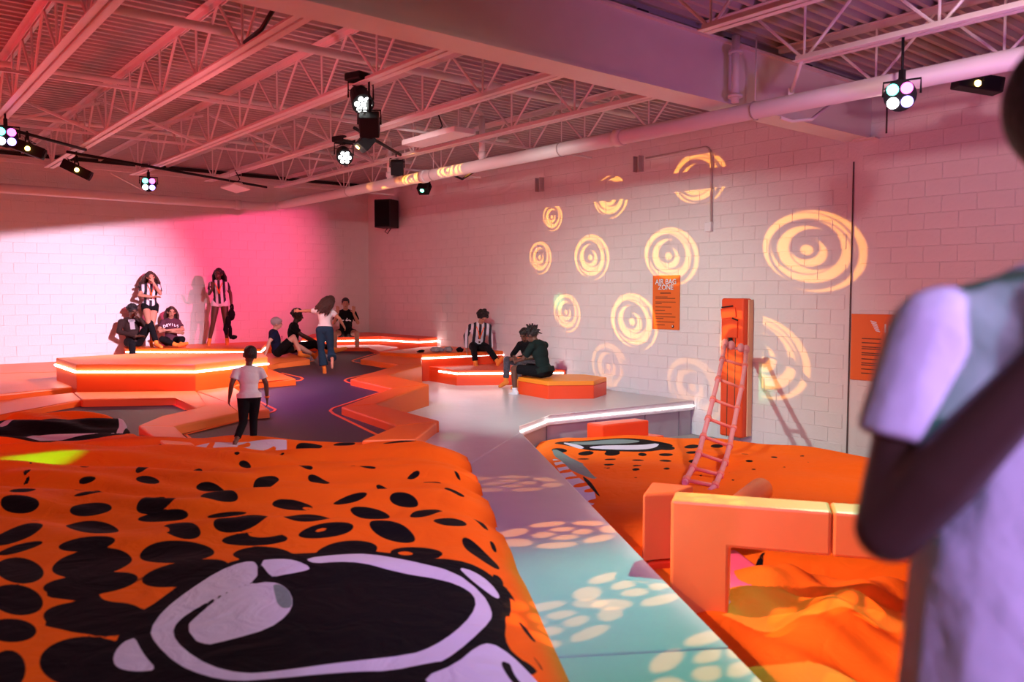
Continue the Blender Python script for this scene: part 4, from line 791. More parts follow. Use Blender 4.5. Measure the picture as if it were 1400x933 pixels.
# ================================================================== STAGE LAMPS
def orient(o, d):
    o.rotation_euler = Vector(d).to_track_quat('-Z', 'Y').to_euler()
def disc_bm(bm, c, r, n=16, h=.01):
    bmesh.ops.create_cone(bm, cap_ends=True, segments=n, radius1=r, radius2=r, depth=h, matrix=Matrix.Translation(c))
def can(name, loc, d, label, body_r, body_l, lenses, group=None, square=False, top=.2):
    """lamp: hook clamp and yoke hang straight down, the housing is turned to its aim"""
    r = empty(name, loc, 0, label, 'stage lamp', group)
    R = Vector(d).to_track_quat('-Z', 'Y').to_matrix().to_4x4(); W_ = Matrix.Translation(loc) @ R
    bm = bmesh.new()
    if square: box_bm(bm, (0, 0, 0), (body_r * 2, body_r * 1.7, body_l), None, .012)
    else:
        bmesh.ops.create_cone(bm, cap_ends=True, segments=20, radius1=body_r, radius2=body_r * .82, depth=body_l)
        bmesh.ops.create_cone(bm, cap_ends=True, segments=20, radius1=body_r * .8, radius2=body_r * .55, depth=.05, matrix=Matrix.Translation((0, 0, body_l / 2 + .02)))
    bm.transform(W_); bm_obj('housing', bm, M['black'], r)
    for lx, ly, lr, m in lenses:
        bm = bmesh.new(); disc_bm(bm, (lx, ly, -body_l / 2 - .006), lr); bm.transform(W_); bm_obj('lens', bm, M[m], r)
    x = R.to_3x3() @ Vector((1, 0, 0)); L_ = Vector(loc); w_ = body_r + .015
    tube('yoke', [L_ - x * w_, L_ - x * w_ + Vector((0, 0, top * .6)), L_ + x * w_ + Vector((0, 0, top * .6)), L_ + x * w_], .010, M['black'], r, 6, False)
    box('clamp', (loc[0], loc[1], loc[2] + top * .8), (.04, .05, top * .5), M['black'], r, 0, .006); tube('stem', [(loc[0], loc[1], loc[2] + top * .6), (loc[0], loc[1], 4.40)], .012, M['black'], r, 8)
    rg = random.Random(int(loc[0] * 100)); p = L_ + Vector((0, 0, top * .3)); pts_ = [p + x * w_]
    for k in range(5): pts_.append(p + Vector((rg.uniform(-.12, .18), rg.uniform(-.05, .1), rg.uniform(-.05, .12))))
    tube('cable', pts_, .006, M['cable'], r, 5); return r
def heads(r0, m): return [(0, 0, r0 * .22, m)] + [(r0 * .56 * math.cos(k * PI / 3), r0 * .56 * math.sin(k * PI / 3), r0 * .22, m) for k in range(6)]
def moving(loc, d, label):
    r = can('moving_head_lamp', loc, d, label, .115, .25, heads(.115, 'lamp_white'), 'moving head lamps', False, .26)
    box('base', (loc[0], loc[1], loc[2] + .21), (.26, .22, .08), M['black'], r, .3, .015); return r
moving((4.25, 7.61, 4.26), (-.25, -.9, -.75), 'black moving head lamp with bright white lenses, upper one of the hanging lamp cluster')
moving((5.58, 10.49, 4.20), (-.35, -.9, -.45), 'black moving head lamp with glaring white lenses, lower left of the lamp cluster')
for loc, d, lb, m in [((4.25, 7.44, 3.97), (.35, .5, -.8), 'black square wash lamp with looped cables right under the upper moving head', None), ((5.58, 9.88, 4.29), (-.5, .1, -.6), 'black wash lamp with an amber side, between the two moving heads', 'lamp_warm'),
        ((6.98, 11.35, 4.26), (.2, .3, -.9), 'black square wash lamp on the joist to the right of the lower moving head', None), ((8.33, 12.62, 4.18), (-.55, -.35, -.75), 'small black wash lamp with a green lens under the sprinkler main', 'lamp_green')]:
    can('wash_lamp', loc, d, lb, .10, .22, [(0, .03, .035, m)] if m == 'lamp_green' else ([(.04, .03, .03, m)] if m else [(0, 0, .07, 'black')]), 'square wash lamps', True, .24)
def quad(r0): return [(-r0 * .42, r0 * .42, r0 * .36, 'lamp_magenta'), (r0 * .42, r0 * .42, r0 * .36, 'lamp_cyan'), (-r0 * .42, -r0 * .42, r0 * .36, 'lamp_violet'), (r0 * .42, -r0 * .42, r0 * .36, 'lens_white')]
for loc, lb in [((1.63, 11.5, 4.13), 'four-lens colour lamp glowing pink and green at the left edge of the roof'), ((4.25, 15.08, 4.15), 'four-lens colour lamp glowing pink and violet near the back wall'), ((6.98, 3.31, 3.92), 'four-lens colour lamp glaring cyan-white under the sprinkler main at the right')]:
    can('colour_lamp', loc, (Vector((0, 0, 2.25)) - Vector(loc)) + Vector((.8, 1.5, 0)), lb, .13, .16, quad(.13) if loc[0] < 7 else [(x, y, r, m if m != 'lamp_magenta' else 'lamp_white') for x, y, r, m in quad(.13)], 'four-lens colour lamps')
for loc, d, lb in [((2.02, 12.54, 4.17), (.9, -.35, -.35), 'black profile lamp with one amber lens, left one on the back batten'), ((2.87, 13.83, 4.12), (.9, -.45, -.5), 'black profile lamp with one amber lens, tilted, right one on the back batten'), ((8.33, 3.24, 4.22), (.77, -.62, -.15), 'black profile lamp with an amber lens above the near man')]:
    r = can('profile_lamp', loc, d, lb, .085, .42, [(0, 0, .06, 'black')], 'profile lamps', True, .2)
    sd = Vector((-loc[0], -loc[1], 2.25 - loc[2])).normalized(); bm = bmesh.new(); bmesh.ops.create_icosphere(bm, subdivisions=2, radius=.032, matrix=Matrix.Translation(Vector(loc) + sd * .095)); bm_obj('glow_lens', bm, M['lamp_warm'], r, True)
for a, b, lb in [((1.3, 11.87, 4.36), (2.9, 13.36, 4.36), 'black lamp batten at the left under the far joists'), ((2.7, 13.6, 4.34), (6.6, 15.6, 4.34), 'black lamp batten running along the joist ends by the back wall'), ((5.1, 9.3, 4.33), (6.7, 10.8, 4.36), 'short black batten linking the lamps of the cluster')]:
    meta(tube('lamp_batten', [a, b], .022, M['black'], None, 8), lb, 'batten', 'black lamp battens')
for c, s, lb in [((5.516,14.388,4.12), (.30, .66, .04), 'white panel light hanging near the back wall, seen edge-on'), ((6.256,9.153,4.33), (.34, 1.25, .07), 'long white panel light hanging beside the lamp cluster')]:
    r = empty('panel_light', c, 0, lb, 'panel light', 'hanging panel lights')
    bm = bmesh.new(); box_bm(bm, c, s, Matrix.Rotation(.25, 3, 'Y') if s[0] < .32 else None, .008); bm_obj('housing', bm, M['panel_white'], r)
    box('driver_box', (c[0], c[1], c[2] + .05), (.14, s[1] * .5, .06), M['panel_white'], r, 0, .01)
    for k in (-1, 1): tube('suspension_wire', [(c[0], c[1] + k * s[1] * .42, c[2]), (c[0], c[1] + k * s[1] * .42, 4.95)], .004, M['conduit'], r, 5)
    tube('power_cord', [(c[0], c[1], c[2] + .06), (c[0] + .08, c[1], c[2] + .16), (c[0] - .02, c[1] - .05, c[2] + .3)], .010, M['cable'], r, 6)
t = tube('loose_cable', [(2.87, 7.2, 4.47), (2.86, 6.8, 4.49), (2.9, 6.65, 4.62), (2.9, 6.6, 4.78)], .02, M['cable']); meta(t, 'black cable tied to a far joist near the girder', 'cable')
t = tube('slack_cable', [(8.33, 12.0, 4.40), (8.3, 11.4, 4.20), (8.33, 10.7, 4.40)], .02, M['cable']); meta(t, 'slack black cable drooping behind the sprinkler main', 'cable')
# ================================================================== PEOPLE
QUEUE = []
class Blob:
    """overlapping balls and tapered limbs that are fused into one continuous skin by a voxel remesh"""
    _ico = None
    def __init__(s): s.v, s.f, s.n = [], [], 0
    def add(s, v, f): s.v.append(np.asarray(v, float)); s.f += [tuple(i + s.n for i in q) for q in f]; s.n += len(v)
    def ball(s, c, r, ax=None):
        if Blob._ico is None:
            bm = bmesh.new(); bmesh.ops.create_icosphere(bm, subdivisions=3, radius=1); Blob._ico = (np.array([v.co[:] for v in bm.verts]), [tuple(v.index for v in f.verts) for f in bm.faces]); bm.free()
        v, f = Blob._ico; r = np.broadcast_to(np.asarray(r, float), 3); A = np.eye(3) if ax is None else np.array(ax)
        s.add(np.asarray(c, float) + (v * r) @ A, f)
    def cone(s, a, b, r0, r1, cap0=True, cap1=True, n=14):
        a, b = np.asarray(a, float), np.asarray(b, float); d = b - a; L = np.linalg.norm(d)
        if L < 1e-5: return
        d = d / L; t = np.array([0, 0, 1.]) if abs(d[2]) < .9 else np.array([1., 0, 0]); x = np.cross(d, t); x /= np.linalg.norm(x); y = np.cross(d, x)
        an_ = np.linspace(0, 2 * PI, n, endpoint=False); ring = np.cos(an_)[:, None] * x + np.sin(an_)[:, None] * y
        v = np.vstack([a + ring * r0, b + ring * r1, [a], [b]]); f = [(i, (i + 1) % n, n + (i + 1) % n, n + i) for i in range(n)] + [((i + 1) % n, i, 2 * n) for i in range(n)] + [(n + i, n + (i + 1) % n, 2 * n + 1) for i in range(n)]
        s.add(v, f)
        if cap0: s.ball(a, r0)
        if cap1: s.ball(b, r1)
    def chain(s, pts_, rs, cap=(True, True)):
        for i in range(len(pts_) - 1): s.cone(pts_[i], pts_[i + 1], rs[i], rs[i + 1], cap[0] or i > 0, cap[1] or i < len(pts_) - 2)
def queue(name, blob, m, parent, vox=.011, smooth=3, stripe=None, cut=None):
    me = bpy.data.meshes.new(name); me.from_pydata(np.vstack(blob.v).tolist(), [], blob.f); o = link(bpy.data.objects.new(name, me)); adopt(o, parent)
    a = o.modifiers.new('r', 'REMESH'); a.mode = 'VOXEL'; a.voxel_size = vox
    if smooth: b = o.modifiers.new('s', 'SMOOTH'); b.factor = .5; b.iterations = smooth
    QUEUE.append((o, m, stripe, cut)); return o
def bake():
    dg = bpy.context.evaluated_depsgraph_get(); dg.update()
    for o, m, stripe, cut in QUEUE:
        me = bpy.data.meshes.new_from_object(o.evaluated_get(dg)); o.modifiers.clear(); o.data = me; me.name = o.name
        if cut:
            bm = bmesh.new(); bm.from_mesh(me)
            for p, n in cut: bmesh.ops.bisect_plane(bm, geom=bm.verts[:] + bm.edges[:] + bm.faces[:], plane_co=p, plane_no=n, clear_outer=True)
            bm.to_mesh(me); bm.free()
        me.materials.clear(); me.materials.append(m); me.shade_smooth()
        if stripe is not None:
            co = np.empty(len(me.vertices) * 3, np.float32); me.vertices.foreach_get('co', co); co = co.reshape(-1, 3)
            at = me.attributes.new('stripe', 'FLOAT', 'POINT'); at.data.foreach_set('value', ((co - stripe[0]) @ stripe[1]).astype(np.float32))
def nrm(v): v = np.asarray(v, float); return v / max(np.linalg.norm(v), 1e-9)
def person(label, base, heading, H, pose, skin_m, shirt=None, legs=None, hair=None, feet=('bare',), group='people in the hall', female=False, extra=None, vox=.011, fat=1.0):
    """pose: points as (left, forward, up) in metres for a 1.70 m person; base is where the pose origin stands"""
    k = H / 1.70; base = np.array(base, float); kh = k * pose.get('hs', 1.06)
    f = np.array([math.cos(heading), math.sin(heading), 0]); l = np.array([-f[1], f[0], 0]); u = np.array([0, 0, 1.])
    W = lambda p: base + k * (p[0] * l + p[1] * f + p[2] * u)
    D = lambda p: nrm(p[0] * l + p[1] * f + p[2] * u)
    root = empty('person', base, 0, label, 'person', group)
    g = pose.get
    pel, neck, head = W(g('pel')), W(g('neck')), W(g('head'))
    sa = D(g('sh', (1, 0, 0))); ha = D(g('hip', (1, 0, 0))); sw, hw = (.150 if female else .178) * k * fat, .088 * k
    sp = nrm(neck - pel); fb = nrm(np.cross(sa, sp)); sa2 = np.cross(sp, fb); ax = [sa2, fb, sp]   # side, front, up
    face = D(g('face', (0, 1, 0))); hu = nrm(head - neck); hu = nrm(hu - face * (hu @ face)) if abs(hu @ face) < .95 else u; hs = np.cross(face, hu); hax = [hs, face, hu]
    S = {'L': neck + sa * sw - sp * .080 * k, 'R': neck - sa * sw - sp * .080 * k}; HP = {'L': pel + ha * hw, 'R': pel - ha * hw}
    B = Blob(); T = neck - pel; tl = np.linalg.norm(T)
    def torso(b, e, low=True):
        b.ball(pel + T * .06, np.array([.150 if not female else .158, .105, .12]) * k * fat + e, ax)
        b.ball(pel + T * .34, np.array([.128 if not female else .115, .092, .15]) * k * fat + e, ax); b.ball(pel + T * .62, np.array([.150 if not female else .132, .108, .16]) * k * fat + e, ax)
        if female: b.ball(pel + T * .66 + fb * .05 * k, np.array([.115, .075, .07]) * k + e, ax)
        b.ball(pel + T * .84, np.array([.150 if not female else .125, .088, .09]) * k * fat + e, ax); b.cone(S['L'], S['R'], .054 * k + e, .054 * k + e); b.cone(neck - sp * .035 * k + sa * .04 * k, S['L'], .050 * k + e, .046 * k + e); b.cone(neck - sp * .035 * k - sa * .04 * k, S['R'], .050 * k + e, .046 * k + e)
        b.cone(pel + T * .80 + sa * .08 * k, S['L'], .06 * k + e, .05 * k + e); b.cone(pel + T * .80 - sa * .08 * k, S['R'], .06 * k + e, .05 * k + e)
    torso(B, 0)
    B.cone(neck - sp * .07 * k, head - hu * .04 * k, .060 * k, .048 * k)
    B.ball(head + hu * .02 * kh - face * .012 * kh, np.array([.074, .094, .096]) * kh, hax); B.ball(head + face * .035 * kh - hu * .052 * kh, np.array([.052, .052, .060]) * kh, hax)
    B.cone(head + face * .088 * kh + hu * .012 * kh, head + face * .106 * kh - hu * .024 * kh, .008 * kh, .014 * kh); B.ball(head + face * .078 * kh - hu * .062 * kh, np.array([.026, .015, .010]) * kh, hax)
    B.ball(head + face * .080 * kh + hu * .028 * kh, np.array([.048, .014, .009]) * kh, hax)
    for s in (-1, 1): B.ball(head + hs * s * .076 * kh - hu * .012 * kh - face * .008 * kh, np.array([.011, .021, .031]) * kh, hax)
    jnt = {}
    for sd_, sg in (('L', 1), ('R', -1)):
        e, h = W(g('e' + sd_)), W(g('h' + sd_)); jnt['e' + sd_], jnt['h' + sd_] = e, h
        B.chain([S[sd_], S[sd_] * .45 + e * .55, e], [.050 * k * fat, .045 * k * fat, .037 * k * fat]); fd = nrm(h - e)
        B.chain([e, e * .65 + h * .35, h], [.037 * k * fat, .038 * k * fat, .025 * k * fat])
        # hand: palm, four unequal curled fingers and a thumb off the side of the palm
        hd = D(g('hd' + sd_)) if g('hd' + sd_) else fd; pn = D(g('pn' + sd_, (-sg, .3, -.2))); pn = nrm(pn - hd * (pn @ hd)); sd2 = np.cross(hd, pn); cu = g('c' + sd_, .5)
        pc = h + hd * .048 * k; B.ball(pc, np.array([.040, .018, .050]) * k, [sd2, pn, hd])
        thumb = nrm(sd2 * (1 if (sd2 @ f) * 1 + (sd2 @ u) * .8 > 0 else -1))
        for i, (o_, L_) in enumerate(((-.030, .062), (-.010, .074), (.010, .078), (.029, .070))):
            a = pc + hd * .040 * k + thumb * o_ * k
            d1 = nrm(hd * math.cos(cu * .6) + pn * math.sin(cu * .6) + thumb * o_ * 3); d2 = nrm(hd * math.cos(cu * 1.5) + pn * math.sin(cu * 1.5) + thumb * o_ * 3)
            m_ = a + d1 * L_ * .55 * k; B.chain([a, m_, m_ + d2 * L_ * .5 * k], [.0095 * k, .0088 * k, .0075 * k])
        a = pc - hd * .02 * k + thumb * .030 * k; m_ = a + nrm(thumb * .8 + hd * .7 + pn * .25) * .034 * k; B.chain([a, m_, m_ + nrm(hd * .9 + thumb * .25 + pn * .4) * .030 * k], [.0125 * k, .011 * k, .009 * k])
        kn, an_ = W(g('k' + sd_)), W(g('a' + sd_)); jnt['k' + sd_], jnt['a' + sd_] = kn, an_
        B.chain([HP[sd_], HP[sd_] * .5 + kn * .5, kn], [.088 * k * fat, .076 * k * fat, .053 * k * fat]); B.chain([kn, kn * .68 + an_ * .32, an_], [.052 * k * fat, .053 * k * fat, .034 * k])
        td = D(g('t' + sd_, (0, 1, -.25))); jnt['t' + sd_] = td; heel = an_ - td * .035 * k + nrm(an_ - kn) * .03 * k
        B.chain([heel, an_ + td * .07 * k + nrm(an_ - kn) * .035 * k, an_ + td * .155 * k + nrm(an_ - kn) * .045 * k], [.034 * k, .034 * k, .024 * k])
    queue('body', B, skin_m, root, vox)
    # face details
    for s in (-1, 1):
        bm = bmesh.new(); lump(bm, head + hs * s * .031 * kh + face * .083 * kh + hu * .010 * kh, (.012 * kh, .012 * kh, .008 * kh), n=1); bm_obj('eye', bm, M['eye'], root, True)
    bm = bmesh.new(); bmesh.ops.create_icosphere(bm, subdivisions=1, radius=1)
    Mx = Matrix([list(hs), list(face), list(hu)]).transposed().to_4x4() @ Matrix.Diagonal((.024 * kh, .010 * kh, .007 * kh, 1)); bm.transform(Matrix.Translation(head + face * .088 * kh - hu * .060 * kh) @ Mx); bm_obj('mouth', bm, M['mouth'], root, True)
    # clothes
    if shirt:
        nm, m, sl, hem = shirt[:4]; Q = Blob(); e = .013 * k; torso(Q, e); cut = [(Vector(pel + T * hem), Vector(-sp))]
        for sd_ in 'LR':
            el, h = jnt['e' + sd_], jnt['h' + sd_]
            if sl <= 1: p = S[sd_] * (1 - sl) + el * sl; Q.cone(S[sd_], p, .062 * k * fat, (.062 - .008 * sl) * k * fat + .006, True, False)
            else: Q.chain([S[sd_], el, el * .06 + h * .94], [.062 * k, .052 * k, .038 * k], (True, False))
        if hem < -.3:
            for x in (-.05, 0, .05): Q.chain([pel + T * .66 + sa2 * x * k, pel + T * .2 + sa2 * x * 1.1 * k, pel + T * (hem - .1) + sa2 * x * 1.2 * k], [.118 * k * fat, .150 * k * fat, .165 * k * fat], (True, False))
        elif hem < -.02: [Q.cone(pel + T * .12 + sa2 * x * k, pel + T * (hem - .1) + sa2 * x * k, .135 * k * fat + e, .132 * k * fat + e, False, False) for x in (-.045, 0, .045)]
        Q.cone(neck - sp * .05 * k, neck + sp * .012 * k, .078 * k, .066 * k, True, False)
        queue(nm, Q, m, root, vox, 3, (pel, sa2) if m is M['stripes'] else None, cut)
    if legs:
        nm, m, le = legs; Q = Blob(); e = .006 * k; Q.ball(pel + T * .05, np.array([.152 if not female else .160, .106, .12]) * k * fat + e, ax); Q.ball(pel + T * .12, np.array([.130, .088, .08]) * k * fat + e, ax)
        for sd_ in 'LR':
            kn, an_ = jnt['k' + sd_], jnt['a' + sd_]
            if le <= 1: Q.chain([HP[sd_], HP[sd_] * (1 - le) + kn * le], [.100 * k * fat, (.098 - .030 * le) * k * fat + .008], (True, False))
            else: lf = le - 1; Q.chain([HP[sd_], HP[sd_] * .5 + kn * .5, kn, kn * (1 - lf) + an_ * lf], [.100 * k * fat, .088 * k, .068 * k, (.056 + pose.get('flare', 0)) * k], (True, False))
        queue(nm, Q, m, root, vox, 3)
    for ft in feet:
        if ft == 'bare': continue
        m = {'sock': M['sock'], 'white': M['sock_white'], 'black': M['black_cloth']}[ft.split('_')[0]]
        for sd_ in (ft.split('_')[1] if '_' in ft else 'LR'):
            an_, kn, td = jnt['a' + sd_], jnt['k' + sd_], jnt['t' + sd_]; dn = nrm(an_ - kn); Q = Blob(); e = .008 * k
            Q.chain([an_ - dn * .07 * k, an_], [.044 * k, .042 * k], (False, True)); Q.chain([an_ - td * .035 * k + dn * .03 * k, an_ + td * .07 * k + dn * .035 * k, an_ + td * .155 * k + dn * .045 * k], [.034 * k + e, .034 * k + e, .025 * k + e])
            queue('sock', Q, m, root, vox, 2)
    if hair:
        m, style = hair[:2]; Q = Blob(); c = head + hu * .030 * kh - face * .020 * kh; rg = np.random.default_rng(int(H * 1000) + len(label))
        if style == 'short':
            Q.ball(c, np.array([.083, .098, .092]) * kh, hax); Q.ball(head + hu * .075 * kh + face * .03 * kh, np.array([.070, .062, .038]) * kh, hax)
        elif style in ('curly', 'locs'):
            Q.ball(c, np.array([.088, .100, .094]) * kh, hax)
            for i in range(70):
                d = nrm(rg.normal(0, 1, 3)); 
                if d @ face > .35 and d @ hu < .45: continue
                if d @ hu < -.35: continue
                q = c + d * .098 * kh
                if style == 'curly': Q.ball(q, rg.uniform(.020, .034) * kh)
                else: Q.cone(q, q + nrm(d + u * -.5 - face * .2) * rg.uniform(.03, .065) * kh, .015 * kh, .009 * kh)
        elif style == 'bowl':
            Q.ball(c + hu * .006 * kh, np.array([.092, .104, .094]) * kh, hax); Q.ball(head + hu * .055 * kh + face * .055 * kh, np.array([.074, .046, .040]) * kh, hax)
        elif style in ('long', 'wild', 'fly'):
            Q.ball(c, np.array([.085, .098, .094]) * kh, hax); back = -face
            fall = D(hair[2]) if len(hair) > 2 else -u
            for i in range(26):
                a = -1.25 + 2.5 * i / 25; st = c + (hs * math.sin(a * 1.25) + back * (math.cos(a * 1.25) * .9 + .15)) * .078 * kh + hu * .02 * kh; L_ = (.34 if style == 'long' else .30) * kh * rg.uniform(.85, 1.1)
                sw_ = (hs * math.sin(a) * .35 + back * .15) * (1.6 if style == 'wild' else .7)
                d = nrm(fall + sw_) if style != 'fly' else nrm(fall + hs * math.sin(a) * .15 + rg.normal(0, .1, 3))
                p = [st, st + nrm(d + hu * -.1 + hs * math.sin(a) * .3) * L_ * .35, st + d * L_ * .7 + (rg.normal(0, .015, 3) if style != 'long' else 0) * kh, st + d * L_]
                Q.chain(p, [.026 * kh, .026 * kh, .022 * kh, .010 * kh])
                if style == 'wild':
                    for q in p[1:]: Q.ball(q + rg.normal(0, .02, 3) * kh, .026 * kh)
        queue('hair', Q, m, root, .010, 2)
    J = dict(root=root, S=S, pel=pel, neck=neck, head=head, face=face, fb=fb, sa=sa2, sp=sp, T=T, k=k, W=W, D=D, hu=hu, hs=hs, **jnt)
    return J
def lanyard(J, m=None, badge=True):
    k = J['k']; fb, sa, sp, neck, T, pel = J['fb'], J['sa'], J['sp'], J['neck'], J['T'], J['pel']; fr = fb * .135 * k
    lo = pel + T * .42 + fr
    for s in (-1, 1): tube('lanyard', [neck + sa * s * .07 * k - fb * .02 * k + sp * .01 * k, neck + sa * s * .075 * k - sp * .06 * k + fb * .085 * k, pel + T * .7 + sa * s * .035 * k + fb * .14 * k, lo], .010 * k, M['lanyard'], J['root'], 6)
    if badge:
        bm = bmesh.new(); Rm = Matrix([list(sa), list(fb), list(sp)]).transposed(); box_bm(bm, lo - sp * .055 * k + fb * .012 * k, (.075 * k, .006, .10 * k), Rm); bm_obj('badge', bm, M['badge'], J['root'])
        bm = bmesh.new(); box_bm(bm, lo - sp * .062 * k + fb * .017 * k, (.035 * k, .004, .04 * k), Rm); bm_obj('badge_photo', bm, M['ink'], J['root'])
def chest_print(J, rows, up=.66, m=None, fwd=.150, w_=.006):
    """small marks printed on the chest: list of (side, up, width, height, tilt)"""
    k = J['k']; Rm = Matrix([list(J['sa']), list(J['fb']), list(J['sp'])]).transposed()
    for x, z, a, b, t in rows:
        bm = bmesh.new(); box_bm(bm, J['pel'] + J['T'] * up + J['sa'] * x * k + J['sp'] * z * k + J['fb'] * (fwd - abs(x) * .28) * k, (a * k, w_, b * k), Rm @ Matrix.Rotation(t, 3, 'Y')); bm_obj('print', bm, m or M['white_ink'], J['root'])
def chest_text(J, body, up, size, fwd=.155):
    k = J['k']; R = Matrix([list(J['sa']), list(J['sp']), list(J['fb'])]).transposed()
    for i, ch in enumerate(body):
        x = (i - (len(body) - 1) / 2) * size * .66; 
        txt('print', ch, Vector(J['pel'] + J['T'] * up + J['sa'] * x * k + J['sp'] * (.012 - x * x * 1.6) * k + J['fb'] * (fwd - abs(x) * .30) * k), size * k, M['white_ink'], J['root'], R, .003, .003)
CAM = np.array([0, 0, 2.25])
def toward(p): return math.atan2(-p[1], -p[0])
STAND = dict(pel=(0, 0, .93), neck=(0, 0, 1.43), head=(0, .03, 1.58), eL=(.24, -.03, 1.13), hL=(.26, .06, .90), eR=(-.24, -.03, 1.13), hR=(-.26, .06, .90), kL=(.10, .03, .50), aL=(.10, -.02, .085), kR=(-.10, .03, .50), aR=(-.10, -.02, .085))
def P_(**k): d = dict(STAND); d.update(k); return d

# 1 woman in striped shirt leaning on the wall, right fist at her mouth, left arm across
b = np.array((5.039,18.02,1.204)); b[2] = 1.13
J = person('curly-haired woman in striped referee shirt and black shorts leaning on the back wall', b, toward(b) + .12, 1.62,
    P_(pel=(0.02, -.12, .90), neck=(.06, -.20, 1.40), head=(.05, -.15, 1.545), face=(.15, 1, -.12), eR=(-.20, -.02, 1.14), hR=(.06, .10, 1.10), hdR=(1, .1, .1), cR=.4, eL=(.22, .0, 1.17), hL=(.07, .06, 1.43), hdL=(-.2, .1, 1), cL=1.2, pnL=(-.4, -1, 0), kL=(.03, .10, .48), aL=(.02, -.02, .085), kR=(-.06, .22, .56), aR=(-.10, -.30, .34), tR=(0, .5, -.8)),
    M['skin_tan'], ('shirt', M['stripes'], .62, -.02), ('shorts', M['black_cloth'], .30), (M['hair_brown'], 'wild'), ('sock_L',), female=True); lanyard(J)
# 2 woman in striped shirt standing, holding a black jacket
b = np.array((6.451,17.85,1.133)); b[2] = 1.13
J = person('woman in striped referee shirt standing by the back wall holding a dark jacket', b, toward(b) - .05, 1.68,
    P_(pel=(0, 0, .92), neck=(-.02, .0, 1.42), head=(-.02, .03, 1.57), face=(-.3, 1, -.1), eR=(-.22, .02, 1.13), hR=(-.14, .22, 1.24), hdR=(0, .3, 1), pnR=(0, 1, 0), cR=.2, eL=(.22, -.03, 1.14), hL=(.24, .05, .88), cL=1.0, kL=(.11, .03, .50), aL=(.13, -.02, .085), kR=(-.15, .04, .50), aR=(-.24, .0, .085)),
    M['skin_dark'], ('shirt', M['stripes'], .62, -.02), ('shorts', M['sock_white'], .18), (M['hair_black'], 'long'), ('sock',), female=True); lanyard(J, badge=False)
jk = empty('jacket', J['hL'], 0, 'dark jacket hanging from the hand of the woman standing at the back wall', 'jacket')
bm = bmesh.new(); p = Vector(J['hL']) - Vector((0, 0, .07))
for q, s in (((0, -.03, 0), (.05, .04, .10)), ((-.02, -.04, -.14), (.075, .05, .14)), ((-.10, -.05, -.30), (.06, .04, .14)), ((-.16, -.06, -.46), (.05, .035, .13)), ((-.06, -.07, -.52), (.04, .03, .16)), ((.0, -.07, -.63), (.09, .03, .05))): lump(bm, p + Vector(q), s)
for v in bm.verts: v.co += Vector(rng.normal(0, .006, 3))
bm_obj('cloth', bm, M['black_cloth'], jk, True)
# 3 man with dark jacket sitting on the bench edge, one knee up, hand at mouth
b = np.array((4.704,17.85,1.165)); b[2] = 1.13
J = person('man in dark jacket and grey tee sitting on the back bench, one knee up', b, toward(b) + .15, 1.72,
    P_(pel=(0, -.30, .11), neck=(-.04, -.38, .60), head=(.0, -.32, .745), face=(.3, 1, -.25), eR=(-.28, -.22, .33), hR=(.02, -.02, .24), hdR=(1, .1, .1), eL=(.24, -.10, .40), hL=(.08, -.05, .63), hdL=(-.3, -.1, 1), cL=1.2, pnL=(-.3, -1, 0), kR=(-.10, .18, .10), aR=(-.10, .24, -.26), tR=(0, 1, -.2), kL=(.28, -.02, .50), aL=(.36, .16, .09), tL=(.4, 1, -.15)),
    M['skin_brown'], ('jacket', M['jacket'], 1.9, -.02), ('trousers', M['black_cloth'], 1.88), (M['hair_black'], 'curly'), ('black_R', 'sock_L'))
chest_print(J, [(0, .04, .09, .20, 0), (0, .12, .13, .05, 0)], .62, M['tee_grey'], .128, .03)
# 4 woman in maroon tee sitting against the wall, arms folded
b = np.array((5.4,17.8,1.154)); b[2] = 1.13
J = person('woman in maroon lettered tee sitting against the back wall with folded arms', b, toward(b) + .05, 1.66,
    P_(pel=(0, -.18, .11), neck=(0, -.30, .60), head=(.02, -.26, .745), face=(.1, 1, -.05), eR=(-.24, -.18, .36), hR=(.10, -.02, .31), hdR=(1, .0, -.1), cR=.5, eL=(.24, -.18, .36), hL=(-.10, -.0, .36), hdL=(-1, .0, -.1), cL=.5, kR=(-.20, .20, .18), aR=(.05, .30, .07), tR=(1, .3, -.1), kL=(.20, .16, .17), aL=(.16, .34, .07), tL=(.8, .5, .3)),
    M['skin_tan'], ('shirt', M['tee_maroon'], .66, .0), ('trousers', M['black_cloth'], 1.85), (M['hair_brown'], 'long'), ('sock',), female=True); chest_text(J, 'DEVILS', .60, .08, .150)
# 5 silver-haired boy on the pad, left leg stretched
b = np.array((6.609,15.106,1.024))
J = person('silver-haired boy in navy tee sitting on a pad, leaning on one arm', b, -.30, 1.58,
    P_(pel=(0, -.05, .10), neck=(0, -.14, .56), head=(-.02, -.06, .70), face=(-.1, 1, -.1), eR=(-.24, -.24, .33), hR=(-.25, -.32, .07), hdR=(-.2, -.6, -.5), pnR=(0, 0, -1), cR=.1, eL=(.24, -.02, .33), hL=(.16, .20, .20), kR=(-.14, .26, .42), aR=(-.14, .40, .06), tR=(0, 1, -.1), kL=(.12, .40, .20), aL=(.13, .72, .0), tL=(0, .6, .8)),
    M['skin_pale'], ('shirt', M['tee_navy'], .62, -.02), ('shorts', M['black_cloth'], .75), (M['hair_silver'], 'bowl'), ('sock',)); chest_print(J, [(0, .02, .10, .03, .2), (.02, -.02, .06, .02, -.2)], .58, M['tee_maroon'])
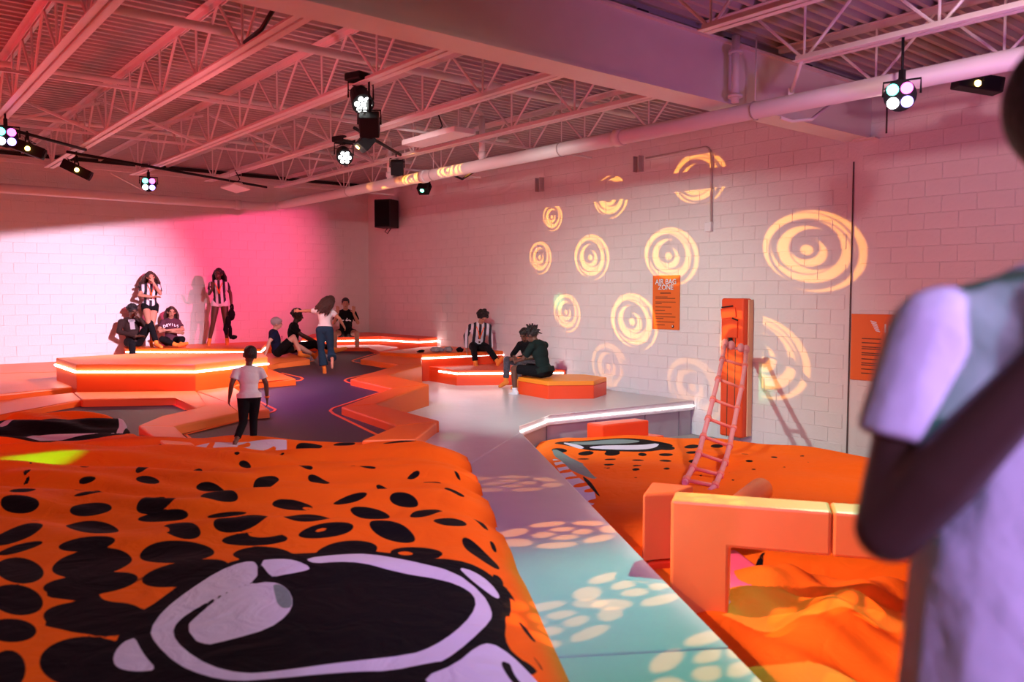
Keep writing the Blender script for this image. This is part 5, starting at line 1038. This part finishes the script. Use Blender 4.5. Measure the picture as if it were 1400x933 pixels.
# 6 dark-haired youth in black behind him
b = np.array((7.115,15.515,1.048))
J = person('youth in black tee and trousers sitting behind the silver-haired boy, arm stretched forward', b, -.45, 1.72,
    P_(pel=(0, -.05, .10), neck=(0, -.02, .60), head=(0, .05, .745), face=(.1, 1, -.2), eR=(-.20, .12, .38), hR=(-.10, .46, .20), cR=.2, eL=(.22, .10, .36), hL=(.14, .40, .17), kR=(-.20, .36, .20), aR=(-.06, .56, .04), tR=(.6, .8, 0), kL=(.16, .42, .16), aL=(.16, .80, .04), tL=(0, 1, .3)),
    M['skin_deep'], ('shirt', M['tee_black'], .70, -.02), ('trousers', M['black_cloth'], 1.85), (M['hair_black'], 'curly'), ('sock',))
# 7 girl running away, long hair flying
b = np.array((6.596,13.143,0.844))
J = person('girl in pale cropped tee and jeans running across the big trampoline', b, math.atan2(b[1], b[0]) - .08, 1.40,
    P_(pel=(.02, -.02, .93), neck=(.02, .05, 1.40), hs=1.15, head=(-.09, .10, 1.54), face=(-.35, 1, 0), sh=(1, -.15, .06), eL=(.36, .16, 1.34), hL=(.56, .22, 1.33), hdL=(1, .2, .1), cL=.9, eR=(-.28, .06, 1.18), hR=(-.36, .20, 1.02), cR=.5, kL=(.10, .02, .50), aL=(.04, .0, .12), tL=(0, .35, -1), kR=(-.10, .02, .50), aR=(-.15, -.30, .32), tR=(0, -.4, -.9), flare=.045),
    M['skin_tan'], ('shirt', M['tee_white'], .55, .16), ('jeans', M['denim'], 1.86), (M['hair_brown'], 'fly', (.62, -.30, -.85)), ('sock_L',), female=True)
# 8 youth on the corner bench, hands raised
b = np.array((8.818,16.58,1.265))
J = person('youth in black tee and shorts sitting on the corner bench with both hands raised', b, toward(b), 1.74,
    P_(pel=(0, -.10, .10), neck=(0, -.02, .60), head=(0, .03, .75), face=(0, 1, -.05), eL=(.26, .06, .32), hL=(.17, .14, .53), hdL=(0, .1, 1), pnL=(0, 1, 0), cL=.3, eR=(-.26, .06, .32), hR=(-.17, .14, .53), hdR=(0, .1, 1), pnR=(0, 1, 0), cR=.3, kL=(.23, .36, .10), aL=(.24, .36, -.40), kR=(-.23, .36, .10), aR=(-.24, .40, -.40)),
    M['skin_tan'], ('shirt', M['tee_black'], .72, -.02), ('shorts', M['black_cloth'], .55), (M['hair_black'], 'short'), ('sock',)); chest_print(J, [(-.07, .01, .06, .022, 0), (.02, .03, .022, .07, .5), (.05, .01, .07, .02, -.3), (.09, .0, .05, .02, .3)], .58)
# 9 young referee on the long bench
b = np.array((9.953,13.142,1.08))
J = person('curly-haired young referee in striped shirt sitting on the long bench looking down', b, toward(b) + .12, 1.70,
    P_(pel=(0, -.08, .10), neck=(.03, .06, .58), head=(.07, .15, .71), face=(.25, .75, -.7), eR=(-.25, -.02, .32), hR=(-.25, .10, .06), cR=.4, eL=(.24, .04, .30), hL=(.24, .20, .07), cL=.7, kR=(-.14, .34, .13), aR=(-.10, .36, -.20), kL=(.14, .40, .10), aL=(.30, .66, -.16), tL=(.35, .5, .8)),
    M['skin_tan'], ('shirt', M['stripes'], 1.93, -.02), ('trousers', M['black_cloth'], 1.86), (M['hair_black'], 'curly'), ('sock',)); lanyard(J)
chest_print(J, [(-.17, .10, .02, .18, .3)], .62, M['tee_white'], .10, .01)
# 10 man in dark green tee, back turned, on the hexagonal box
b = np.array((9.057,10.198,0.84))
J = person('man in dark green tee sitting on the hexagonal box, back turned', b, math.atan2(b[1], b[0]) + .95, 1.74,
    P_(pel=(0, -.05, .11), neck=(0, .10, .60), head=(.01, .20, .70), face=(.1, .9, -.45), eR=(-.23, .22, .34), hR=(-.05, .44, .28), eL=(.24, .20, .32), hL=(.10, .44, .26), cL=.8, kL=(.18, .44, .14), aL=(.18, .42, -.24), kR=(-.12, .46, .14), aR=(-.12, .44, -.24)),
    M['skin_brown'], ('shirt', M['tee_green'], .80, -.05), ('shorts', M['black_cloth'], .85), (M['hair_black'], 'locs'), ('white',))
ph = empty('phone', J['hR'], 0, 'phone with an orange case held between the two people at the hexagonal box', 'phone'); box('case', np.array(J['hR']) + np.array([-.05, .02, .03]), (.14, .05, .012), M['lanyard'], ph, .6, .004)
# 11 person in patterned top beside him
b = np.array((9.794,11.414,0.83))
J = person('youth bent over on the low step, half hidden by the man in green', b, toward(b) - .75, 1.66,
    P_(pel=(0, -.10, .10), neck=(0, .06, .56), head=(.03, .14, .69), face=(.2, .8, -.5), eR=(-.23, .18, .30), hR=(-.04, .36, .26), eL=(.23, .18, .30), hL=(.06, .36, .26), kL=(.16, .40, .22), aL=(.16, .44, -.18), kR=(-.16, .40, .22), aR=(-.16, .44, -.18)),
    M['skin_brown'], ('shirt', M['black_cloth'], 1.9, -.04), ('trousers', M['camo'], 1.85), (M['hair_black'], 'short'), ('sock',))
# 12 small boy walking away on the trampoline
b = np.array((3.281,8.292,0.626))
J = person('small boy in white tee and black trousers walking away on the trampoline', b, math.atan2(b[1], b[0]) + .12, 1.09,
    P_(hs=1.32, pel=(0, 0, .86), neck=(0, .03, 1.345), head=(-.03, .04, 1.535), face=(-.12, 1, 0), eL=(.27, -.03, 1.08), hL=(.30, .05, .85), cL=.6, eR=(-.27, .0, 1.06), hR=(-.29, .06, .80), cR=.6, kR=(-.07, .08, .46), aR=(-.06, .04, .085), kL=(.10, -.02, .45), aL=(.26, -.30, .17), tL=(.1, -.25, -1)),
    M['skin_brown'], ('shirt', M['tee_white'], .60, -.03), ('trousers', M['black_cloth'], 1.75), (M['hair_black'], 'short'), ('bare',), fat=1.06, vox=.008)
wr_ = Vector(J['hR']); t = tube('wristband', [wr_ + Vector((0, 0, .012)), wr_ + Vector((0, 0, .032))], .026, M['lanyard'], J['root'], 12)
# 13 near man at the right edge, blurred
b = np.array([1.302, .322, .70])
J = person('blurred man in white tee standing closest to the camera with his forearm raised', b, math.atan2(-.772, -.636) - .12, 1.90,
    P_(pel=(0, 0, .95), neck=(0, .0, 1.41), head=(-.028, .02, 1.575), face=(.45, 1, -.2), eR=(-.262, .03, 1.105), hR=(-.15, .17, 1.33), hdR=(.25, .15, 1), cR=1.1, pnR=(.6, -.7, 0), cL=.6),
    M['skin_near'], ('shirt', M['tee_white'], .56, -.50), ('trousers', M['black_cloth'], 1.9), (M['hair_black'], 'short'), ('black',), vox=.009, fat=1.09)
chest_print(J, [(-.06, .0, .010, .006, 0), (-.045, -.012, .010, .006, 0), (-.05, .015, .008, .006, 0)], .56, M['ink'], .158)
ph = empty('phone', J['hR'], 0, 'dark phone in the raised hand of the near man', 'phone'); box('case', np.array(J['hR']) + J['D']((.06, .05, .12)) * .13, (.08, .012, .16), M['black'], ph, .9, .006)
mt_ = slab('floor_mat', [(b[0] - .45, b[1] - .45, .70), (b[0] + .45, b[1] - .45, .70), (b[0] + .45, b[1] + .40, .70), (b[0] - .45, b[1] + .40, .70)], G, M['orange'], 'orange floor mat on the walkway under the near man', 'mat')
bake()
